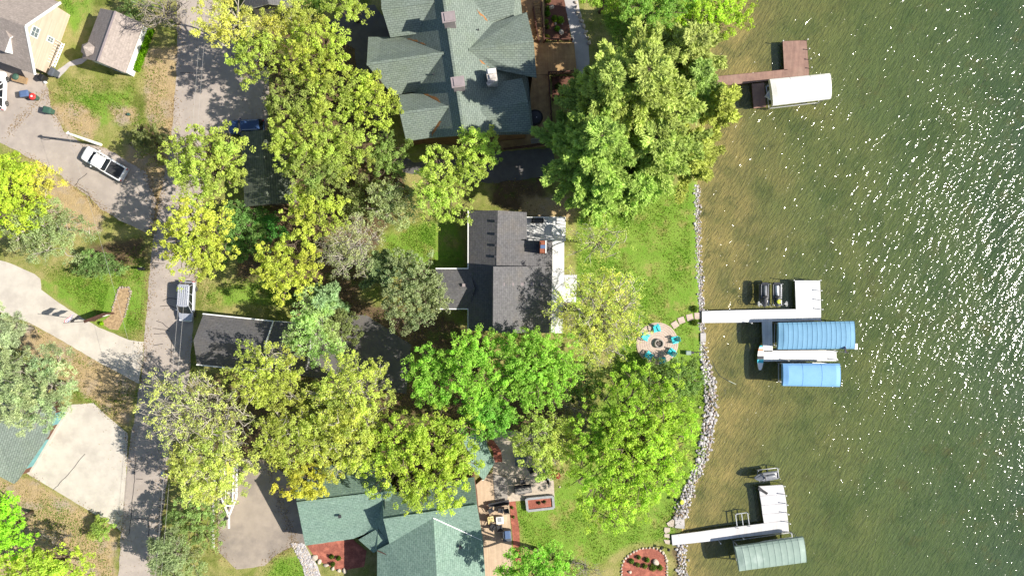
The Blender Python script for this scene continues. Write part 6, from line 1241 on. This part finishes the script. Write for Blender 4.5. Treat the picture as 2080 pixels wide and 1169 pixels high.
mb = MB(); c = P(1398, 716, .3); mb.box(c, (.62, .5, .5), 'canvas_sage'); mb.box(c + Vector((.5, .02, -.1)), (.4, .3, .3), 'steel_dark'); mb.tube([c + Vector((.6, 0, -.1)), P(1428, 714, .08)], .04, 'steel_dark', 6); one('water_pump', 'pale green water pump on the grass near the fire pit', 'pump', mb, bevel=.04)
mb = MB(); c = P(1384, 1018, .12); mb.lathe([(.05, 0), (.24, .05), (.3, .2), (.2, .3), (.02, .32)], c, 'ski_yellow', 14); one('yellow_buoy', 'yellow ball lying on the shore boulders', 'buoy', mb)
for x, y, lab in ((1341, 1109, 'black lantern post beside the kidney shaped bed border'), (1356, 1112, 'black lantern post closest to the white dock gangway'), (1369, 1011, 'black lantern post on the lawn above the shore boulders')):
    T = thing('garden_lamp', lab, 'lamp', P(x, y)); c = P(x, y); mb = MB(); mb.lathe([(.05, 0), (.04, .5)], c, 'black_plastic', 8); mb.build('post', T); mb = MB(); mb.lathe([(.06, .5), (.2, .55), (.2, .62), (.05, .74), (.01, .78)], c, 'black_plastic', 12); mb.build('lamp_shade', T)

# ---------------------------------------------------------------- fire pit, chairs, stepping stones
fpt = thing('stone_patio', 'round paved patio of tan bricks around the fire pit', 'patio', P(1338, 697)); mb = MB(); mb.lathe([(2.62, -.05), (2.66, .05), (2.6, .07), (.01, .072)], P(1335, 697), 'paver', 56); mb.build('paving', fpt)
mb = MB()
for k in range(1, 7):
    rr = .75 + k * .29; mb.tube([P(1335, 697, .074) + Vector((rr * math.cos(R(a)), rr * math.sin(R(a)), 0)) for a in range(0, 361, 9)], .012, 'soil', 4, False)
mb.build('joint_ring', fpt)
fp2 = thing('fire_pit', 'round stone fire pit with ash in the middle of the patio', 'fire pit', P(1338, 697, .07)); mb = MB(); mb.lathe([(.6, 0), (.6, .32), (.52, .36), (.44, .34), (.42, .08), (.02, .06)], P(1338, 697, .07), 'wood_grey', 28); mb.build('ring', fp2)
mb = MB()
for i in range(7): a = i * .9; mb.bar(P(1338, 697, .2) + Vector((.28 * math.cos(a), .28 * math.sin(a), 0)), P(1338, 697, .28) - Vector((.2 * math.cos(a + .5), .2 * math.sin(a + .5), 0)), .09, .09, 'ember_dark')
mb.build('log', fp2)
def adirondack(label, px, py, m='turquoise', tgt=(1338, 697)):
    c = P(px, py, .4); t = P(*tgt); a = math.atan2(t.y - c.y, t.x - c.x); T = thing('garden_chair', label, 'chair', (c.x, c.y, .07), a, 'turquoise chairs round the fire pit'); mb = MB()
    for i in range(5): x = .28 - i * .125; mb.box((x, 0, .36 - i * .025), (.115, .56, .035), m, M=Matrix.Rotation(R(12), 3, 'Y'))
    mb.build('seat', T, world=False); mb = MB()
    for i in range(-2, 3): mb.bar((-.28, i * .11, .28), (-.62, i * .135, 1.02 - abs(i) * .06), .1, .03, m)
    mb.bar((-.42, -.3, .55), (-.42, .3, .55), .05, .04, m); mb.build('backrest', T, world=False)
    for s in (-1, 1):
        mb = MB(); mb.box((-.02, s * .37, .58), (.78, .13, .035), m); mb.build('armrest', T, world=False)
        mb = MB(); mb.bar((.3, s * .34, 0), (.3, s * .34, .57), .09, .05, m); mb.build('leg', T, world=False); mb = MB(); mb.bar((-.62, s * .3, 0), (.3, s * .3, .34), .1, .05, m); mb.build('leg', T, world=False)
for x, y, lab in ((1334, 668, 'turquoise chair on the sunny edge of the patio nearest the stepping stones side lawn'), (1312, 684, 'turquoise chair next to the pale leafing tree'), (1370, 690, 'turquoise chair nearest the stone landing at the lake'), (1363, 714, 'turquoise chair at the edge of the bush shadow facing the pale tree'), (1318, 720, 'turquoise chair in shade next to the lime tree'), (1345, 731, 'turquoise chair in shade closest to the dark bush')): adirondack(lab, x, y)
for (x, y, a, lab) in ((1371, 659, 32, 'square stepping stone nearest the fire pit patio'), (1384, 650, 20, 'square stepping stone second from the fire pit patio'), (1401, 644, 12, 'square stepping stone second from the white dock'), (1417, 641, 5, 'square stepping stone touching the white dock')): mb = MB(); mb.box(P(x, y, .03), (.82, .82, .08), 'paver', rz=R(a)); one('stepping_stone', lab, 'paving stone', mb, 'stepping stones to the dock', bevel=.02)

# ---------------------------------------------------------------- terrace of the teal roofed house
def chair(label, px, py, ang, m, z=.46, cush=None, grp='chairs on the beige deck', w_=.6):
    c = P(px, py, z + .4); T = thing('patio_chair', label, 'chair', (c.x, c.y, z), R(ang), grp); mb = MB(); mb.box((0, 0, .42), (.58, w_, .06), cush or m); mb.build('seat', T, world=False, bevel=.02); mb = MB(); mb.bar((-.28, 0, .45), (-.4, 0, 1.0), w_, .05, cush or m); mb.build('backrest', T, world=False)
    for sx_ in (-.27, .27):
        for s in (-1, 1): mb = MB(); mb.bar((sx_, s * w_ / 2, 0), (sx_, s * w_ / 2, .62 if sx_ > 0 else .45), .05, .05, m); mb.build('leg', T, world=False)
    for s in (-1, 1): mb = MB(); mb.box((0, s * w_ / 2, .63), (.6, .06, .04), m); mb.build('armrest', T, world=False)
chair('armchair with a yellow cushion on the beige deck', 998, 1053, 10, 'steel_dark', cush='cushion', w_=.85)
for x, y, a, lab in ((997, 1036, -60, 'black chair at the sunny corner of the beige deck'), (1017, 1036, -100, 'black chair between the fire table and the lounger'), (1028, 1037, 190, 'black chair next to the red mulch strip'), (1001, 1068, 60, 'black chair beside the house wall on the beige deck'), (1015, 1070, 95, 'black chair at the shaded side of the fire table')): chair(lab, x, y, a, 'steel_dark')
ft = thing('fire_table', 'square white fire table with a grey centre on the beige deck', 'table', P(1015, 1055, .46)); mb = MB(); mb.box(P(1015, 1055, .8), (.9, .9, .5), 'trim_white', rz=.08); mb.build('surround', ft, bevel=.04); mb = MB(); mb.box(P(1015, 1055, 1.06), (.5, .5, .04), 'block_grey', rz=.08); mb.build('burner', ft)
lg = thing('lounger', 'long black folded lounger along the top edge of the beige deck', 'lounger', P(1012, 1023, .46)); mb = MB(); mb.bar(P(992, 1026, .95), P(1034, 1018, .95), .5, .08, 'steel_dark'); mb.build('seat', lg); mb = MB(); mb.bar(P(1004, 1028, 1.2), P(1034, 1022, 1.3), .08, .5, 'black_plastic'); mb.build('backrest', lg)
for x in (994, 1032): mb = MB(); mb.bar(P(x, 1023, .95), P(x, 1023, .46), .06, .4, 'steel_dark'); mb.build('leg', lg)
bb = thing('barbecue', 'covered dark barbecue on the shaded part of the beige deck', 'barbecue', P(1030, 1085, .46)); mb = MB(); mb.box(P(1030, 1086, .95), (1.1, 1.3, .9), 'bin_grey', rz=.08); mb.build('cover', bb, bevel=.1); mb = MB(); mb.box(P(1031, 1085, 1.45), (.7, 1.0, .14), 'lid_blue', rz=.08); mb.build('lid', bb, bevel=.05)
pt = thing('patio_table', 'grey rectangular table in the dappled shade of the stone patio', 'table', P(1058, 935)); mb = MB(); mb.box(P(1058, 935, .74), (1.5, 1.3, .06), 'bin_grey', rz=.05); mb.build('tabletop', pt)
for sx_ in (-1, 1):
    for s in (-1, 1): mb = MB(); mb.box(P(1058, 935, .36) + Vector((sx_ * .6, s * .5, 0)), (.08, .08, .7), 'steel_dark'); mb.build('leg', pt)
chair('dark chair beside the grey patio table', 1078, 952, 120, 'steel_dark', .03, grp='chairs on the stone patio'); chair('dark chair standing alone in the middle of the stone patio', 1062, 978, -80, 'steel_dark', .03, grp='chairs on the stone patio'); chair('dark chair at the lake end of the stone patio', 1105, 968, 170, 'black_plastic', .03, grp='chairs on the stone patio')
um = thing('patio_umbrella', 'closed dark umbrella standing near the red-leaved tree', 'umbrella', P(1112, 972)); c = P(1112, 972); mb = MB(); mb.lathe([(.02, 2.5), (.1, 2.3), (.16, 1.6), (.2, 1.1), (.05, 1.0)], c, 'flag_black', 10); mb.build('canopy', um); mb = MB(); mb.lathe([(.28, 0), (.28, .1), (.03, .12), (.025, 2.55)], c, 'aluminium', 12); mb.build('pole', um)
sofa = thing('patio_sofa', 'dark sofa with a stone coloured seat on the patio', 'sofa', P(1064, 996)); mb = MB(); mb.box(P(1062, 994, .35), (2.2, .8, .5), 'bin_grey', rz=.1); mb.build('frame', sofa, bevel=.05); mb = MB(); mb.box(P(1062, 995, .65), (2.0, .65, .14), 'wood_grey', rz=.1); mb.build('cushion', sofa, bevel=.05); mb = MB(); mb.box(P(1061, 986, .75), (2.2, .16, .5), 'black_plastic', rz=.1); mb.build('backrest', sofa, bevel=.04)
pl_ = thing('block_planter', 'raised grey block planter filled with red mulch on the lawn', 'planter', P(1097, 1021)); mb = MB(); q = [(1069, 1013), (1123, 1008), (1125, 1031), (1072, 1037)]; w3 = [P(x, y, .55) for x, y in q]
for i in range(4): mb.bar(w3[i] - Vector((0, 0, .27)), w3[(i + 1) % 4] - Vector((0, 0, .27)), .3, .54 + .002 * i, 'block_grey')
mb.build('block_wall', pl_); mb = MB(); mb.slab([(1071, 1015), (1121, 1010), (1123, 1030), (1074, 1035)], .42, .3, 'mulch_red'); mb.build('mulch', pl_)
for x, y, lab in ((1095, 1021, 'dark low plant in the middle of the block planter'), (1106, 1019, 'dark low plant at the lake end of the block planter')): plant(lab, x, y, 3.5, (.10, .10, .04), .42, hh=.3)
for x, y, a, lab in ((1137, 988, 0, 'small white marker stone on the lawn beside the patio'),): p = P(x, y); rock(LM_[1], p.x, p.y, .06, .13, lab, 'marker_stone', None)
